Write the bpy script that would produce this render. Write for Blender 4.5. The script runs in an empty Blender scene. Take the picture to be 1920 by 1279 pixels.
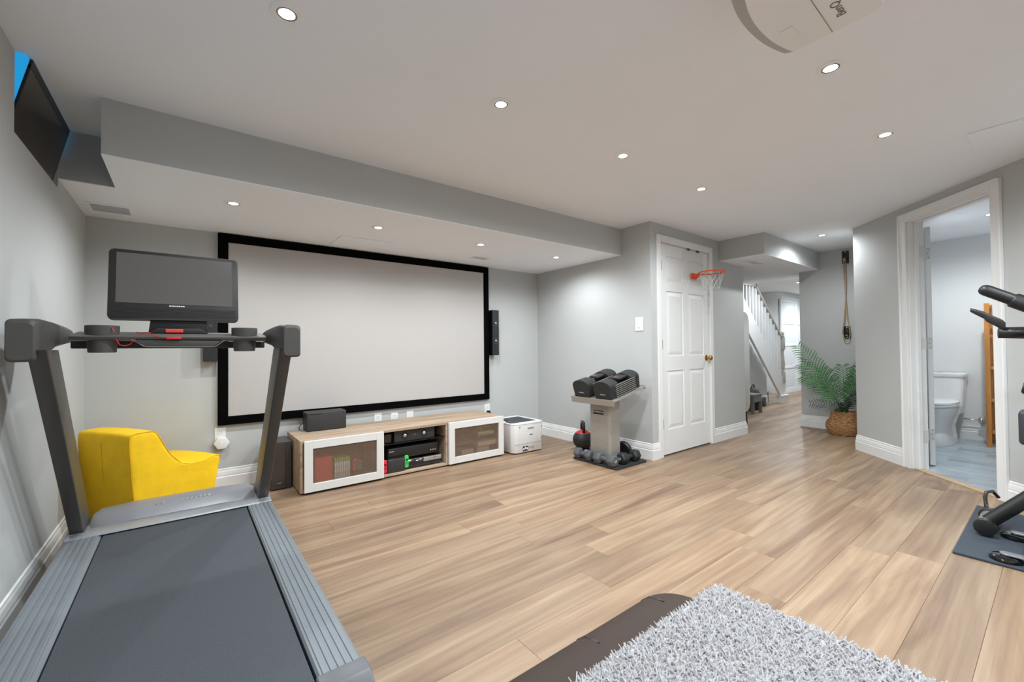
import bpy, bmesh, math, random
from mathutils import Matrix, Vector
random.seed(7)
PI = math.pi
S = bpy.context.scene
COL = S.collection

# ------------------------------------------------------------------ camera
CAM_H = 1.0529
yaw, pitch, roll = math.radians(37.5828), math.radians(.8924), math.radians(-.5458)
fw = Vector((math.sin(yaw)*math.cos(pitch), math.cos(yaw)*math.cos(pitch), math.sin(pitch)))
rt = Vector((math.cos(yaw), -math.sin(yaw), 0)); up = rt.cross(fw)
r2 = rt*math.cos(roll) + up*math.sin(roll); u2 = up*math.cos(roll) - rt*math.sin(roll)
cd = bpy.data.cameras.new('camera'); cam = bpy.data.objects.new('camera', cd); COL.objects.link(cam)
cd.sensor_width = 36; cd.lens = 797.0153/1920*36; cd.clip_start = .02; cd.clip_end = 60
cam.matrix_world = Matrix(((r2.x, u2.x, -fw.x, 0), (r2.y, u2.y, -fw.y, 0), (r2.z, u2.z, -fw.z, CAM_H), (0, 0, 0, 1)))
S.camera = cam
# ------------------------------------------------------------------ world, exposure
w = bpy.data.worlds.new('sky'); S.world = w; w.use_nodes = True
w.node_tree.nodes['Background'].inputs[0].default_value = (.02, .33, .72, 1)
w.node_tree.nodes['Background'].inputs[1].default_value = .95
S.view_settings.view_transform = 'Standard'; S.view_settings.look = 'None'
S.view_settings.gamma = 1; S.view_settings.use_curve_mapping = False
S.view_settings.exposure = 0.0
POT_W = 8.8            # watts of each ceiling pot light
# room dimensions (metres)
ZC, ZS, ZB = 2.22, 1.955, 1.996
XL, XR, YW, YD, XE, XP, YPE = -.524, 3.432, 3.941, 2.338, 5.309, 6.353, 2.097
YBM, YN, XN = 2.67, 3.18, -.306
YBACK, XBACK = -1.6, 3.557

# ------------------------------------------------------------------ materials
MATS = {}
def lin(c):
    return tuple((v/255/12.92 if v <= 10 else ((v/255+.055)/1.055)**2.4) for v in c)
def M(name, col, rough=.5, metal=0, emit=0, var=0, vscale=8, bump=0, bscale=60, coat=0, alpha=1, spec=None, stretch=None, trans=0):
    """procedural material; col is sRGB 0-255"""
    if name in MATS: return MATS[name]
    m = bpy.data.materials.new(name); m.use_nodes = True; MATS[name] = m
    nt = m.node_tree; b = nt.nodes['Principled BSDF']; L = nt.links.new
    c = lin(col)
    b.inputs['Base Color'].default_value = (*c, 1)
    b.inputs['Roughness'].default_value = rough; b.inputs['Metallic'].default_value = metal
    if coat: b.inputs['Coat Weight'].default_value = coat; b.inputs['Coat Roughness'].default_value = .08
    if spec is not None: b.inputs['Specular IOR Level'].default_value = spec
    if alpha < 1: b.inputs['Alpha'].default_value = alpha
    if trans: b.inputs['Transmission Weight'].default_value = trans; b.inputs['IOR'].default_value = 1.1
    if emit: b.inputs['Emission Color'].default_value = (*c, 1); b.inputs['Emission Strength'].default_value = emit
    if var or bump:
        tc = nt.nodes.new('ShaderNodeTexCoord'); mp = nt.nodes.new('ShaderNodeMapping')
        L(tc.outputs['Object'], mp.inputs[0])
        if stretch: mp.inputs['Scale'].default_value = stretch
    if var:
        n = nt.nodes.new('ShaderNodeTexNoise'); n.inputs['Scale'].default_value = vscale; n.inputs['Detail'].default_value = 6
        L(mp.outputs[0], n.inputs['Vector'])
        r = nt.nodes.new('ShaderNodeValToRGB')
        r.color_ramp.elements[0].position = .3; r.color_ramp.elements[1].position = .7
        r.color_ramp.elements[0].color = (*[max(0, v*(1-var)) for v in c], 1)
        r.color_ramp.elements[1].color = (*[min(1, v*(1+var)) for v in c], 1)
        L(n.outputs['Fac'], r.inputs[0]); L(r.outputs[0], b.inputs['Base Color'])
    if bump:
        n2 = nt.nodes.new('ShaderNodeTexNoise'); n2.inputs['Scale'].default_value = bscale; n2.inputs['Detail'].default_value = 4
        L(mp.outputs[0], n2.inputs['Vector'])
        bp = nt.nodes.new('ShaderNodeBump'); bp.inputs['Strength'].default_value = bump; bp.inputs['Distance'].default_value = .01
        L(n2.outputs['Fac'], bp.inputs['Height']); L(bp.outputs[0], b.inputs['Normal'])
    return m
def wood(name, cols, grain=(3, 34, 34), rough=.45, rand=True, knots=True, axis_scale=1.0):
    """wood: long grain along local x, tone picked per object"""
    m = bpy.data.materials.new(name); m.use_nodes = True; MATS[name] = m
    nt = m.node_tree; N = nt.nodes.new; L = nt.links.new; b = nt.nodes['Principled BSDF']
    tc = N('ShaderNodeTexCoord'); oi = N('ShaderNodeObjectInfo')
    add = N('ShaderNodeVectorMath'); add.operation = 'ADD'
    sc = N('ShaderNodeVectorMath'); sc.operation = 'SCALE'; sc.inputs[3].default_value = 40 if rand else 0
    cmb = N('ShaderNodeCombineXYZ')
    L(oi.outputs['Random'], cmb.inputs[0]); L(oi.outputs['Random'], cmb.inputs[1]); L(cmb.outputs[0], sc.inputs[0])
    L(tc.outputs['Object'], add.inputs[0]); L(sc.outputs[0], add.inputs[1])
    mp = N('ShaderNodeMapping'); mp.inputs['Scale'].default_value = (grain[0]*.45, grain[1]*.3, grain[2]*.3); L(add.outputs[0], mp.inputs[0])
    n1 = N('ShaderNodeTexNoise'); n1.inputs['Scale'].default_value = 1.0; n1.inputs['Detail'].default_value = 5; n1.inputs['Distortion'].default_value = 1.1
    L(mp.outputs[0], n1.inputs['Vector'])
    mp2 = N('ShaderNodeMapping'); mp2.inputs['Scale'].default_value = (grain[0], grain[1]*4, grain[2]*4); L(add.outputs[0], mp2.inputs[0])
    n2 = N('ShaderNodeTexNoise'); n2.inputs['Scale'].default_value = 1.0; n2.inputs['Detail'].default_value = 8; n2.inputs['Roughness'].default_value = .7
    L(mp2.outputs[0], n2.inputs['Vector'])
    mp3 = N('ShaderNodeMapping'); mp3.inputs['Scale'].default_value = (.8*axis_scale, 5*axis_scale, 5*axis_scale); L(add.outputs[0], mp3.inputs[0])
    wv = N('ShaderNodeTexWave'); wv.wave_type = 'RINGS'; wv.inputs['Scale'].default_value = 1.6; wv.inputs['Distortion'].default_value = 5; wv.inputs['Detail'].default_value = 3; wv.inputs['Detail Scale'].default_value = 1.2
    L(mp3.outputs[0], wv.inputs['Vector'])
    r1 = N('ShaderNodeValToRGB'); e = r1.color_ramp.elements
    e[0].position = .3; e[0].color = (*lin(cols[0]), 1); e[1].position = .68; e[1].color = (*lin(cols[2]), 1)
    mid = e.new(.5); mid.color = (*lin(cols[1]), 1)
    L(n1.outputs['Fac'], r1.inputs[0])
    # fine streaks and cathedral rings darken a little
    mr = N('ShaderNodeMapRange'); mr.inputs[1].default_value = .3; mr.inputs[2].default_value = .7; mr.inputs[3].default_value = .84; mr.inputs[4].default_value = 1.1; L(n2.outputs['Fac'], mr.inputs[0])
    mr2 = N('ShaderNodeMapRange'); mr2.inputs[3].default_value = .93 if knots else 1; mr2.inputs[4].default_value = 1.04 if knots else 1; L(wv.outputs['Fac'], mr2.inputs[0])
    mu = N('ShaderNodeMath'); mu.operation = 'MULTIPLY'; L(mr.outputs[0], mu.inputs[0]); L(mr2.outputs[0], mu.inputs[1])
    mr3 = N('ShaderNodeMapRange'); mr3.inputs[3].default_value = .82; mr3.inputs[4].default_value = 1.12; L(oi.outputs['Random'], mr3.inputs[0])
    mu2 = N('ShaderNodeMath'); mu2.operation = 'MULTIPLY'; L(mu.outputs[0], mu2.inputs[0])
    if rand: L(mr3.outputs[0], mu2.inputs[1])
    else: mu2.inputs[1].default_value = 1
    vm = N('ShaderNodeVectorMath'); vm.operation = 'SCALE'; L(r1.outputs[0], vm.inputs[0]); L(mu2.outputs[0], vm.inputs[3])
    L(vm.outputs[0], b.inputs['Base Color'])
    b.inputs['Roughness'].default_value = rough
    bp = N('ShaderNodeBump'); bp.inputs['Strength'].default_value = .06; bp.inputs['Distance'].default_value = .004
    L(n2.outputs['Fac'], bp.inputs['Height']); L(bp.outputs[0], b.inputs['Normal'])
    return m
wallm = M('wall_paint', (187, 188, 187), .85, var=.015, vscale=3, bump=.05, bscale=220)
ceilm = M('ceiling_paint', (240, 243, 248), .9, var=.01, vscale=2, bump=.04, bscale=200)
trimm = M('trim_paint', (232, 232, 231), .38, var=.01, vscale=4)
bathw = M('bath_wall_paint', (232, 233, 233), .7, var=.01, vscale=3)
oak = wood('oak_plank', [(124, 97, 77), (150, 123, 98), (168, 143, 117)], grain=(1.6, 26, 26), rough=.42)
oakc = wood('cabinet_oak', [(152, 128, 108), (178, 154, 131), (194, 173, 151)], grain=(2, 40, 40), rough=.5, rand=False, knots=False)
bamboo = wood('bamboo', [(176, 112, 48), (200, 134, 66), (214, 152, 84)], grain=(30, 30, 3), rough=.45, rand=False, knots=False)
tilem = wood('tile_glaze', [(146, 158, 166), (166, 178, 186), (184, 194, 200)], grain=(60, 3, 60), rough=.3, knots=False)
whitepl = M('white_plastic', (232, 232, 230), .4)
black = M('black_plastic', (26, 26, 27), .5, var=.1, vscale=30)
blackg = M('black_gloss', (14, 14, 15), .12, coat=.5)
velvet = M('black_velvet', (7, 7, 7), .95, spec=.05)
chrome = M('chrome', (215, 215, 215), .18, 1)
brass = M('brass', (196, 150, 62), .25, 1)
red = M('red_plastic', (222, 44, 40), .4)

ORD = ['first', 'second', 'third', 'fourth', 'fifth', 'sixth', 'seventh', 'eighth', 'ninth', 'tenth', 'eleventh', 'twelfth', 'thirteenth', 'fourteenth', 'fifteenth', 'sixteenth', 'topmost']
# ------------------------------------------------------------------ mesh helpers
def B(): return bmesh.new()
def setprops(o, label=None, cat=None, group=None, kind=None):
    if label: o['label'] = label
    if cat: o['category'] = cat
    if group: o['group'] = group
    if kind: o['kind'] = kind
    return o
def thing(name, label, cat, loc=(0, 0, 0), rz=0, group=None, kind=None):
    o = bpy.data.objects.new(name, None); COL.objects.link(o); o.empty_display_size = .1
    o.location = loc; o.rotation_euler = (0, 0, rz)
    return setprops(o, label, cat, group, kind)
def inv(o):
    return (Matrix.Translation(o.location) @ Matrix.Rotation(o.rotation_euler.z, 4, 'Z')).inverted()
def P(parent, name, bm, mat, smooth=0, root=None, label=None, kind=None, sub=0):
    """part: bm in world coordinates; parent a thing (Empty) or, with root=thing, one of its parts"""
    rtt = root or parent
    if rtt is not None: bm.transform(inv(rtt))
    return link(name, bm, mat, parent, smooth, label, kind, sub)
def link(name, bm, mat, parent=None, smooth=0, label=None, kind=None, sub=0):
    bmesh.ops.recalc_face_normals(bm, faces=bm.faces)
    me = bpy.data.meshes.new(name); bm.to_mesh(me); bm.free()
    me.materials.append(mat)
    if smooth:
        me.polygons.foreach_set('use_smooth', [True]*len(me.polygons))
        if smooth != 1: me.set_sharp_from_angle(angle=math.radians(smooth))
    o = bpy.data.objects.new(name, me); COL.objects.link(o); o.parent = parent
    if sub:
        md = o.modifiers.new('s', 'SUBSURF'); md.levels = sub; md.render_levels = sub
    if label: o['label'] = label
    if kind: o['kind'] = kind
    return o
def solo(name, bm, mat, label=None, cat=None, group=None, smooth=0, kind=None, loc=None):
    """one-mesh thing with origin at loc"""
    if loc is not None: bm.transform(Matrix.Translation(loc).inverted())
    o = link(name, bm, mat, None, smooth)
    if loc is not None: o.location = loc
    return setprops(o, label, cat, group, kind)
def struct(name, bm, mat, parent=None, smooth=0, label=None):
    o = link(name, bm, mat, parent, smooth)
    if parent is None: o['kind'] = 'structure'
    if label: o['label'] = label
    return o
def box(bm, x0, x1, y0, y1, z0, z1, bev=0, seg=2):
    vs = [bm.verts.new((x, y, z)) for x in (x0, x1) for y in (y0, y1) for z in (z0, z1)]
    fs = [bm.faces.new([vs[i] for i in f]) for f in ((0, 1, 3, 2), (4, 6, 7, 5), (0, 4, 5, 1), (2, 3, 7, 6), (0, 2, 6, 4), (1, 5, 7, 3))]
    if bev:
        es = list({e for f in fs for e in f.edges})
        r = bmesh.ops.bevel(bm, geom=es, offset=min(bev, abs(x1-x0)*.49, abs(y1-y0)*.49, abs(z1-z0)*.49), segments=seg, affect='EDGES', profile=.5, clamp_overlap=True)
        return r['verts']
    return vs
def boxm(bm, mat4, sx, sy, sz, bev=0, seg=2):
    """box of size sx,sy,sz centred, placed by matrix"""
    t = bmesh.new(); box(t, -sx/2, sx/2, -sy/2, sy/2, -sz/2, sz/2, bev, seg); t.transform(mat4); merge(bm, t)
def merge(bm, t):
    me = bpy.data.meshes.new('t'); t.to_mesh(me); t.free(); bm.from_mesh(me); bpy.data.meshes.remove(me)
def basis(d):
    d = Vector(d).normalized(); a = Vector((0, 0, 1)) if abs(d.z) < .95 else Vector((1, 0, 0))
    u = d.cross(a).normalized(); return u, u.cross(d).normalized()
def cyl(bm, p0, p1, r0, r1=None, n=20, bev=0):
    r1 = r0 if r1 is None else r1
    p0, p1 = Vector(p0), Vector(p1); d = (p1-p0).normalized()
    prof = [(r0, 0), (r1, (p1-p0).length)]
    if bev:
        Ln = prof[1][1]; prof = [(r0-bev, 0), (r0-bev*.3, bev*.3), (r0, bev), (r1, Ln-bev), (r1-bev*.3, Ln-bev*.3), (r1-bev, Ln)]
    lathe(bm, prof, p0, d, n)
def lathe(bm, prof, c=(0, 0, 0), axis=(0, 0, 1), n=24, cap=True):
    c = Vector(c); d = Vector(axis).normalized(); u, v = basis(d); rings = []
    for r, z in prof:
        rings.append([bm.verts.new(c + d*z + (u*math.cos(2*PI*i/n) + v*math.sin(2*PI*i/n))*max(r, 1e-5)) for i in range(n)])
    for a, b in zip(rings, rings[1:]):
        for i in range(n): bm.faces.new((a[i], a[(i+1) % n], b[(i+1) % n], b[i]))
    if cap:
        bm.faces.new(rings[0]); bm.faces.new(rings[-1][::-1])
def tube(bm, pts, r, n=8, closed=False):
    pts = [Vector(p) for p in pts]; m = len(pts); rings = []; rr = r if isinstance(r, (list, tuple)) else [r]*m
    u = None
    for i, p in enumerate(pts):
        if closed: d = pts[(i+1) % m]-pts[i-1]
        else: d = pts[min(i+1, m-1)]-pts[max(i-1, 0)]
        d.normalize()
        if u is None: u, v = basis(d)
        else:
            u = (u - d*u.dot(d)).normalized(); v = d.cross(u)
        rings.append([bm.verts.new(p + (u*math.cos(2*PI*k/n) + v*math.sin(2*PI*k/n))*rr[i]) for k in range(n)])
    pr = list(zip(rings, rings[1:])) + ([(rings[-1], rings[0])] if closed else [])
    for a, b in pr:
        for k in range(n): bm.faces.new((a[k], a[(k+1) % n], b[(k+1) % n], b[k]))
    if not closed:
        bm.faces.new(rings[0]); bm.faces.new(rings[-1][::-1])
def loft(bm, rings, cap=True, closed=True):
    R = [[bm.verts.new(p) for p in r] for r in rings]; n = len(R[0])
    for a, b in zip(R, R[1:]):
        for i in range(n if closed else n-1): bm.faces.new((a[i], a[(i+1) % n], b[(i+1) % n], b[i]))
    if cap: bm.faces.new(R[0][::-1]); bm.faces.new(R[-1])
def prism(bm, poly, f0, f1, bev=0, seg=2):
    """poly of 2-D points mapped by f0 / f1 to 3-D"""
    t = bmesh.new()
    a = [t.verts.new(f0(*p)) for p in poly]; b = [t.verts.new(f1(*p)) for p in poly]
    n = len(poly); t.faces.new(a); t.faces.new(b[::-1])
    for i in range(n): t.faces.new((a[i], b[i], b[(i+1) % n], a[(i+1) % n]))
    if bev: bmesh.ops.bevel(t, geom=list(t.edges), offset=bev, segments=seg, affect='EDGES', profile=.5, clamp_overlap=True)
    merge(bm, t)
def rr(x0, x1, y0, y1, r, n=5):
    """rounded rectangle outline"""
    o = []
    for cx, cy, a in ((x1-r, y1-r, 0), (x0+r, y1-r, 90), (x0+r, y0+r, 180), (x1-r, y0+r, 270)):
        for i in range(n+1):
            t = math.radians(a+90*i/n); o.append((cx+r*math.cos(t), cy+r*math.sin(t)))
    return o
def sweep_xy(bm, path, prof, closed=False):
    """profile (offset to the left of travel, z) along an xy path with mitred corners"""
    path = [Vector((*p, 0)) for p in path]; n = len(path); rings = []
    for i, p in enumerate(path):
        d0 = (path[i]-path[i-1]).normalized() if i > 0 else None
        d1 = (path[i+1]-path[i]).normalized() if i < n-1 else None
        d0 = d0 or d1; d1 = d1 or d0
        n0 = Vector((-d0.y, d0.x, 0)); n1 = Vector((-d1.y, d1.x, 0)); m = (n0+n1); m = m/ max(m.dot(n0), .2) if m.length > 1e-6 else n0
        rings.append([p + m*o + Vector((0, 0, z)) for o, z in prof])
    loft(bm, rings)
def text(parent, name, s, size, mat4, mat, root=None, ext=.0006, align='CENTER'):
    cu = bpy.data.curves.new(name, 'FONT'); cu.body = s; cu.size = size; cu.extrude = ext; cu.align_x = align; cu.align_y = 'CENTER'
    to = bpy.data.objects.new(name, cu); COL.objects.link(to)
    dg = bpy.context.evaluated_depsgraph_get(); me = bpy.data.meshes.new_from_object(to.evaluated_get(dg))
    bpy.data.objects.remove(to); bpy.data.curves.remove(cu)
    me.transform((inv(root or parent) if (root or parent) else Matrix()) @ mat4); me.materials.clear(); me.materials.append(mat)
    o = bpy.data.objects.new(name, me); COL.objects.link(o); o.parent = parent
    return o
def frame(o, x, y, z):
    """matrix from origin and axes"""
    x, y, z = Vector(x), Vector(y), Vector(z)
    return Matrix(((x.x, y.x, z.x, o[0]), (x.y, y.y, z.y, o[1]), (x.z, y.z, z.z, o[2]), (0, 0, 0, 1)))
FACE_NY = lambda o: frame(o, (1, 0, 0), (0, 0, 1), (0, -1, 0))      # reads on a face that looks to -y
FACE_NX = lambda o: frame(o, (0, -1, 0), (0, 0, 1), (-1, 0, 0))     # reads on a face that looks to -x
def dup(root, loc, rz=None, label=None, group=None):
    r = root.copy(); COL.objects.link(r); r.location = loc
    if rz is not None: r.rotation_euler = (0, 0, rz)
    if label: r['label'] = label
    if group: r['group'] = group
    for ch in list(root.children):
        c = ch.copy(); COL.objects.link(c); c.parent = r
        for g in list(ch.children):
            d = g.copy(); COL.objects.link(d); d.parent = c
    return r

# ================================================================== SETTING
def build_floor():
    b = B(); box(b, -1.0, 12.3, YBACK-.2, 4.4, -.08, -.007)
    fl = struct('floor', b, M('subfloor', (120, 104, 90), .8, var=.05))
    W, Ln = .1725, 1.52
    t = B(); box(t, 0, Ln, 0, W-.0006, -.007, 0, .0007, 1)
    bmesh.ops.recalc_face_normals(t, faces=t.faces)
    me = bpy.data.meshes.new('plank'); t.to_mesh(me); t.free(); me.materials.append(oak)
    known = {0: 2.87, 2: 1.948, 3: 2.31, 5: 1.478, 6: 1.69, 7: 1.9, 11: .65+1.05, 14: 1.0, 13: .694}
    k = -12
    while True:
        y0 = .3675 + W*k
        if y0 > 4.1: break
        ym = y0+W/2
        spans = []
        if y0+W < 1.25: spans.append((-.55, min(ym+4.16, 5.45)))
        elif y0+W < 2.1: spans.append((-.55, 6.37))
        elif ym < YD+.05: spans.append((-.55, 12.1))
        elif y0 < YW: spans.append((-.55, XR+.02)); spans.append((5.2, 12.1))
        else: spans.append((5.2, 12.1))
        ph = known.get(k, random.uniform(0, Ln))
        for xa, xb in spans:
            if y0+W < -.9: xb = min(xb, 3.7)
            x = ph - math.ceil((ph-xa)/Ln)*Ln
            while x < xb:
                a, e = max(x, xa), min(x+Ln, xb)
                if e-a > .02:
                    o = bpy.data.objects.new('plank', me); COL.objects.link(o); o.parent = fl
                    o.location = (a, y0, 0); o.scale = ((e-a-.0006)/Ln, 1, 1)
                x += Ln
        k += 1
build_floor()

def build_shell():
    T = .12
    # left wall with the window opening
    b = B(); y0, y1, zs = 2.457, 3.165, 1.905
    TL = .035
    box(b, XL-TL, XL, YBACK-.1, y0, 0, 2.32); box(b, XL-TL, XL, y1, YW+T, 0, 2.32); box(b, XL-TL, XL, y0, y1, 0, zs)
    struct('wall_left', b, wallm)
    b = B(); box(b, XL, XR+.01, YW, YW+T, 0, 2.32); struct('wall_screen', b, wallm)
    b = B(); box(b, XR, XR+.1, YD+.1, YW+T, 0, 2.32); struct('wall_dumbbells', b, wallm)
    # door wall: opening 3.586..4.491 x 2.045
    b = B(); box(b, XR, 3.57, YD, YD+.1, 0, 2.32); box(b, 4.507, XE, YD, YD+.1, 0, 2.32); box(b, 3.57, 4.507, YD, YD+.1, 2.062, 2.32)
    struct('wall_closet', b, wallm)
    b = B(); box(b, XE-.1, XE, YD+.1, 4.2, 0, 2.32); struct('wall_closet_end', b, wallm)
    b = B(); box(b, XP, XP+.1, 1.18, YPE, 0, 2.32); struct('wall_plant', b, wallm)
    b = B(); box(b, XP+.1, 12.1, YPE-.1, YPE, 0, 2.32); struct('wall_hall_right', b, wallm)
    b = B(); box(b, XE, 12.1, 4.12, 4.22, 0, 2.32); struct('wall_hall_left', b, wallm)
    b = B(); box(b, 12.0, 12.1, YPE, 4.12, 0, 2.32); struct('wall_hall_end', b, wallm)
    # niche wall behind the bathroom corner
    b = B(); box(b, 5.345, XP, 1.182, 1.282, 0, 2.32); struct('wall_niche', b, wallm)
    # 45 degree wall with the bathroom door
    s = 1/math.sqrt(2)
    def w(t, d, z): return (5.339-t*s+d*s, 1.282-t*s-d*s, z)      # t along the wall, d depth into the bathroom
    b = B()
    def seg(t0, t1, z0, z1):
        prism(b, [(t0, z0), (t1, z0), (t1, z1), (t0, z1)], lambda t, z: w(t, 0, z), lambda t, z: w(t, .11, z))
    seg(0, .672, 0, 2.32); seg(1.428, 2.52, 0, 2.32); seg(.672, 1.428, 2.1, 2.32)
    struct('wall_bathroom', b, wallm)
    b = B(); box(b, XBACK, XBACK+.1, YBACK, -.5, 0, 2.32); struct('wall_right', b, wallm)
    b = B(); box(b, XL-T, XBACK+.1, YBACK-.1, YBACK, 0, 2.32); struct('wall_back', b, wallm)
    # bathroom inside walls
    b = B(); box(b, 6.83, 6.93, -1.0, 1.18, 0, 2.32); struct('wall_bath_far', b, bathw)
    b = B(); box(b, 5.3, 6.83, 1.172, 1.181, 0, 2.32); struct('wall_bath_side', b, bathw)
    b = B(); box(b, 3.72, 6.93, -1.1, -1.0, 0, 2.32); struct('wall_bath_near', b, bathw)
    # inner lining of the 45 wall
    b = B()
    def seg2(t0, t1, z0, z1):
        prism(b, [(t0, z0), (t1, z0), (t1, z1), (t0, z1)], lambda t, z: w(t, .111, z), lambda t, z: w(t, .12, z))
    seg2(.12, .672, 0, 2.25); seg2(1.428, 2.9, 0, 2.25); seg2(.672, 1.428, 2.1, 2.25)
    struct('wall_bath_inner', b, bathw)
    # ceilings
    b = B(); box(b, -.494, 12.1, YBACK-.1, 4.22, ZC, ZC+.1); box(b, XL, -.494, YBACK-.1, 2.457, ZC, ZC+.1); box(b, XL, -.494, 3.14, 4.22, ZC, ZC+.1); struct('ceiling', b, ceilm)
    # lowered soffit with the notch at the window, face painted like the walls
    b = B(); prism(b, [(XN, YBM), (XR, YBM), (XR, YW), (XL, YW), (XL, YN), (XN, YN)], lambda x, y: (x, y, ZS+.004), lambda x, y: (x, y, ZC))
    sof = struct('wall_soffit', b, wallm)
    b = B(); prism(b, [(XN+.0, YBM+.0), (XR, YBM+.0), (XR, YW), (XL, YW), (XL, YN+.0), (XN, YN+.0)], lambda x, y: (x, y, ZS), lambda x, y: (x, y, ZS+.004))
    struct('ceiling_soffit', b, ceilm)
    # bulkhead over the passage
    b = B(); box(b, 4.73, XP, 1.868, 2.95, ZB+.004, ZC); box(b, XP, 6.9, 2.1, 2.95, ZB+.004, ZC); struct('wall_bulkhead', b, wallm)
    b = B(); box(b, 4.73, XP, 1.868, 2.95, ZB, ZB+.004); box(b, XP, 6.9, 2.1, 2.95, ZB, ZB+.004); struct('ceiling_bulkhead', b, ceilm)
    # baseboards
    prof = [(0, 0), (.016, 0), (.016, .086), (.011, .093), (.013, .1), (.0095, .125), (.006, .134), (.006, .145), (0, .15)]
    def bb(name, path):
        q = B(); sweep_xy(q, path, prof); struct(name, q, trimm)
    bb('baseboard_left', [(XL, YW-.0), (XL, YBACK)])
    bb('baseboard_screen', [(XR, YW), (XL, YW)])
    bb('baseboard_dumbbells', [(3.527, YD), (XR, YD), (XR, YW)])
    bb('baseboard_closet', [(XE, 4.1), (XE, YD), (4.551, YD)])
    bb('baseboard_plant', [(XP, 1.282), (XP, YPE), (11.9, YPE)])
    bb('baseboard_bathroom', [w(.604, 0, 0)[:2], w(0, 0, 0)[:2], (XP, 1.282)])
    bb('baseboard_corner', [w(2.5, 0, 0)[:2], w(1.481, 0, 0)[:2]])
    bb('baseboard_bath', [(6.83, -1.0), (6.83, 1.17)])
    bb('baseboard_hall', [(10.23, 4.12), (8.8, 4.12)])
    # closet door casing
    b = B(); y1, y0 = YD, YD-.017
    for x0, x1, z0, z1 in ((3.524, 3.586, 0, 2.116), (4.491, 4.553, 0, 2.116)): box(b, x0, x1, y0, y1, z0, z1, .004)
    box(b, 3.586, 4.491, y0, y1, 2.052, 2.116, .004)
    for x0, x1 in ((3.57, 3.586), (4.491, 4.507)): box(b, x0, x1, YD, YD+.1, 0, 2.062)
    box(b, 3.586, 4.491, YD, YD+.1, 2.048, 2.062)
    for x0, x1 in ((3.586, 3.6), (4.477, 4.491)): box(b, x0, x1, YD+.045, YD+.06, 0, 2.048)
    struct('trim_1', b, trimm, label='white casing around the closet door')
    # bathroom door casing and jamb
    b = B()
    def sg(t0, t1, z0, z1, d0, d1, bev=.003):
        prism(b, [(t0, z0), (t1, z0), (t1, z1), (t0, z1)], lambda t, z: w(t, d0, z), lambda t, z: w(t, d1, z), bev)
    sg(.604, .684, 0, 2.157, -.017, 0); sg(1.413, 1.483, 0, 2.157, -.017, 0); sg(.684, 1.413, 2.087, 2.157, -.017, 0)
    sg(.604, .62, 0, 2.157, -.022, -.015); sg(1.467, 1.483, 0, 2.157, -.022, -.015); sg(.604, 1.483, 2.143, 2.157, -.022, -.015)
    sg(.672, .692, 0, 2.1, 0, .12); sg(1.405, 1.428, 0, 2.1, 0, .12); sg(.692, 1.405, 2.08, 2.1, 0, .12)
    sg(.692, .704, 0, 2.08, .045, .075); sg(1.393, 1.405, 0, 2.08, .045, .075); sg(.704, 1.393, 2.068, 2.08, .045, .075)
    struct('trim_2', b, trimm, label='white casing and jamb of the bathroom doorway')
    b = B(); prism(b, [(.692, 0), (1.405, 0), (1.405, .006), (.692, .006)], lambda t, z: w(t, .01, z), lambda t, z: w(t, .075, z), .002)
    struct('trim_3', b, M('threshold_oak', (186, 158, 124), .45, var=.1, vscale=30), label='oak threshold strip of the bathroom doorway')
    # bathroom tile floor
    b = B(); prism(b, [(5.31, 1.17), (6.83, 1.17), (6.83, -1.0), (3.72, -1.0), (3.66, -.48)], lambda x, y: (x, y, -.006), lambda x, y: (x, y, .0005))
    fb = struct('floor_bathroom', b, M('grout', (204, 207, 209), .9))
    t = B(); box(t, 0, .197, 0, .597, -.004, .003, .0015, 1); bmesh.ops.recalc_face_normals(t, faces=t.faces)
    me = bpy.data.meshes.new('tile'); t.to_mesh(me); t.free(); me.materials.append(tilem)
    def clip(poly, f):
        out = []
        for k, p in enumerate(poly):
            q = poly[k-1]; a, c = f(*q), f(*p)
            if (a < 0) != (c < 0):
                r = a/(a-c); out.append((q[0]+(p[0]-q[0])*r, q[1]+(p[1]-q[1])*r))
            if c >= 0: out.append(p)
        return out
    for i in range(16):
        for j in range(-3, 4):
            x, y = 3.63+.2*i, .07+.6*j+(.2*i % .6)
            full = [(x, y), (x+.197, y), (x+.197, y+.597), (x, y+.597)]; pol = full
            for f in (lambda u, v: u-v-4.145, lambda u, v: 6.829-u, lambda u, v: 1.169-v, lambda u, v: v+.999, lambda u, v: u-3.72): pol = clip(pol, f) if pol else pol
            if len(pol) < 3: continue
            if len(pol) == 4 and all(abs(a[0]-c[0])+abs(a[1]-c[1]) < 1e-6 for a, c in zip(sorted(pol), sorted(full))):
                o = bpy.data.objects.new('tile', me); COL.objects.link(o); o.parent = fb; o.location = (x, y, 0)
            else:
                q = B(); prism(q, [(a-x, c-y) for a, c in pol], lambda u, v: (u, v, -.004), lambda u, v: (u, v, .003)); o = link('tile', q, tilem, fb); o.location = (x, y, 0)
    # window: hopper sash open inward
    wn = thing('window_1', None, None, (XL, 2.81, 1.905), kind='structure')
    fr = M('window_frame', (12, 12, 12), .4)
    b = B(); th = math.atan(.22)
    def q(u, v, d):   # u along y, v up the sash, d out of the sash plane towards the room
        return (-.551+v*math.sin(th)+d*math.cos(th), u, 1.91+v*math.cos(th)-d*math.sin(th))
    def bar(bm, u0, u1, v0, v1, d0=-.005, d1=.005):
        prism(bm, [(u0, v0), (u1, v0), (u1, v1), (u0, v1)], lambda u, v: q(u, v, d0), lambda u, v: q(u, v, d1), .002, 1)
    H = .312
    bar(b, 2.478, 3.162, H-.036, H); bar(b, 2.478, 3.162, 0, .01); bar(b, 2.478, 2.482, .01, H-.022); bar(b, 3.159, 3.162, .01, H-.022)
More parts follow.
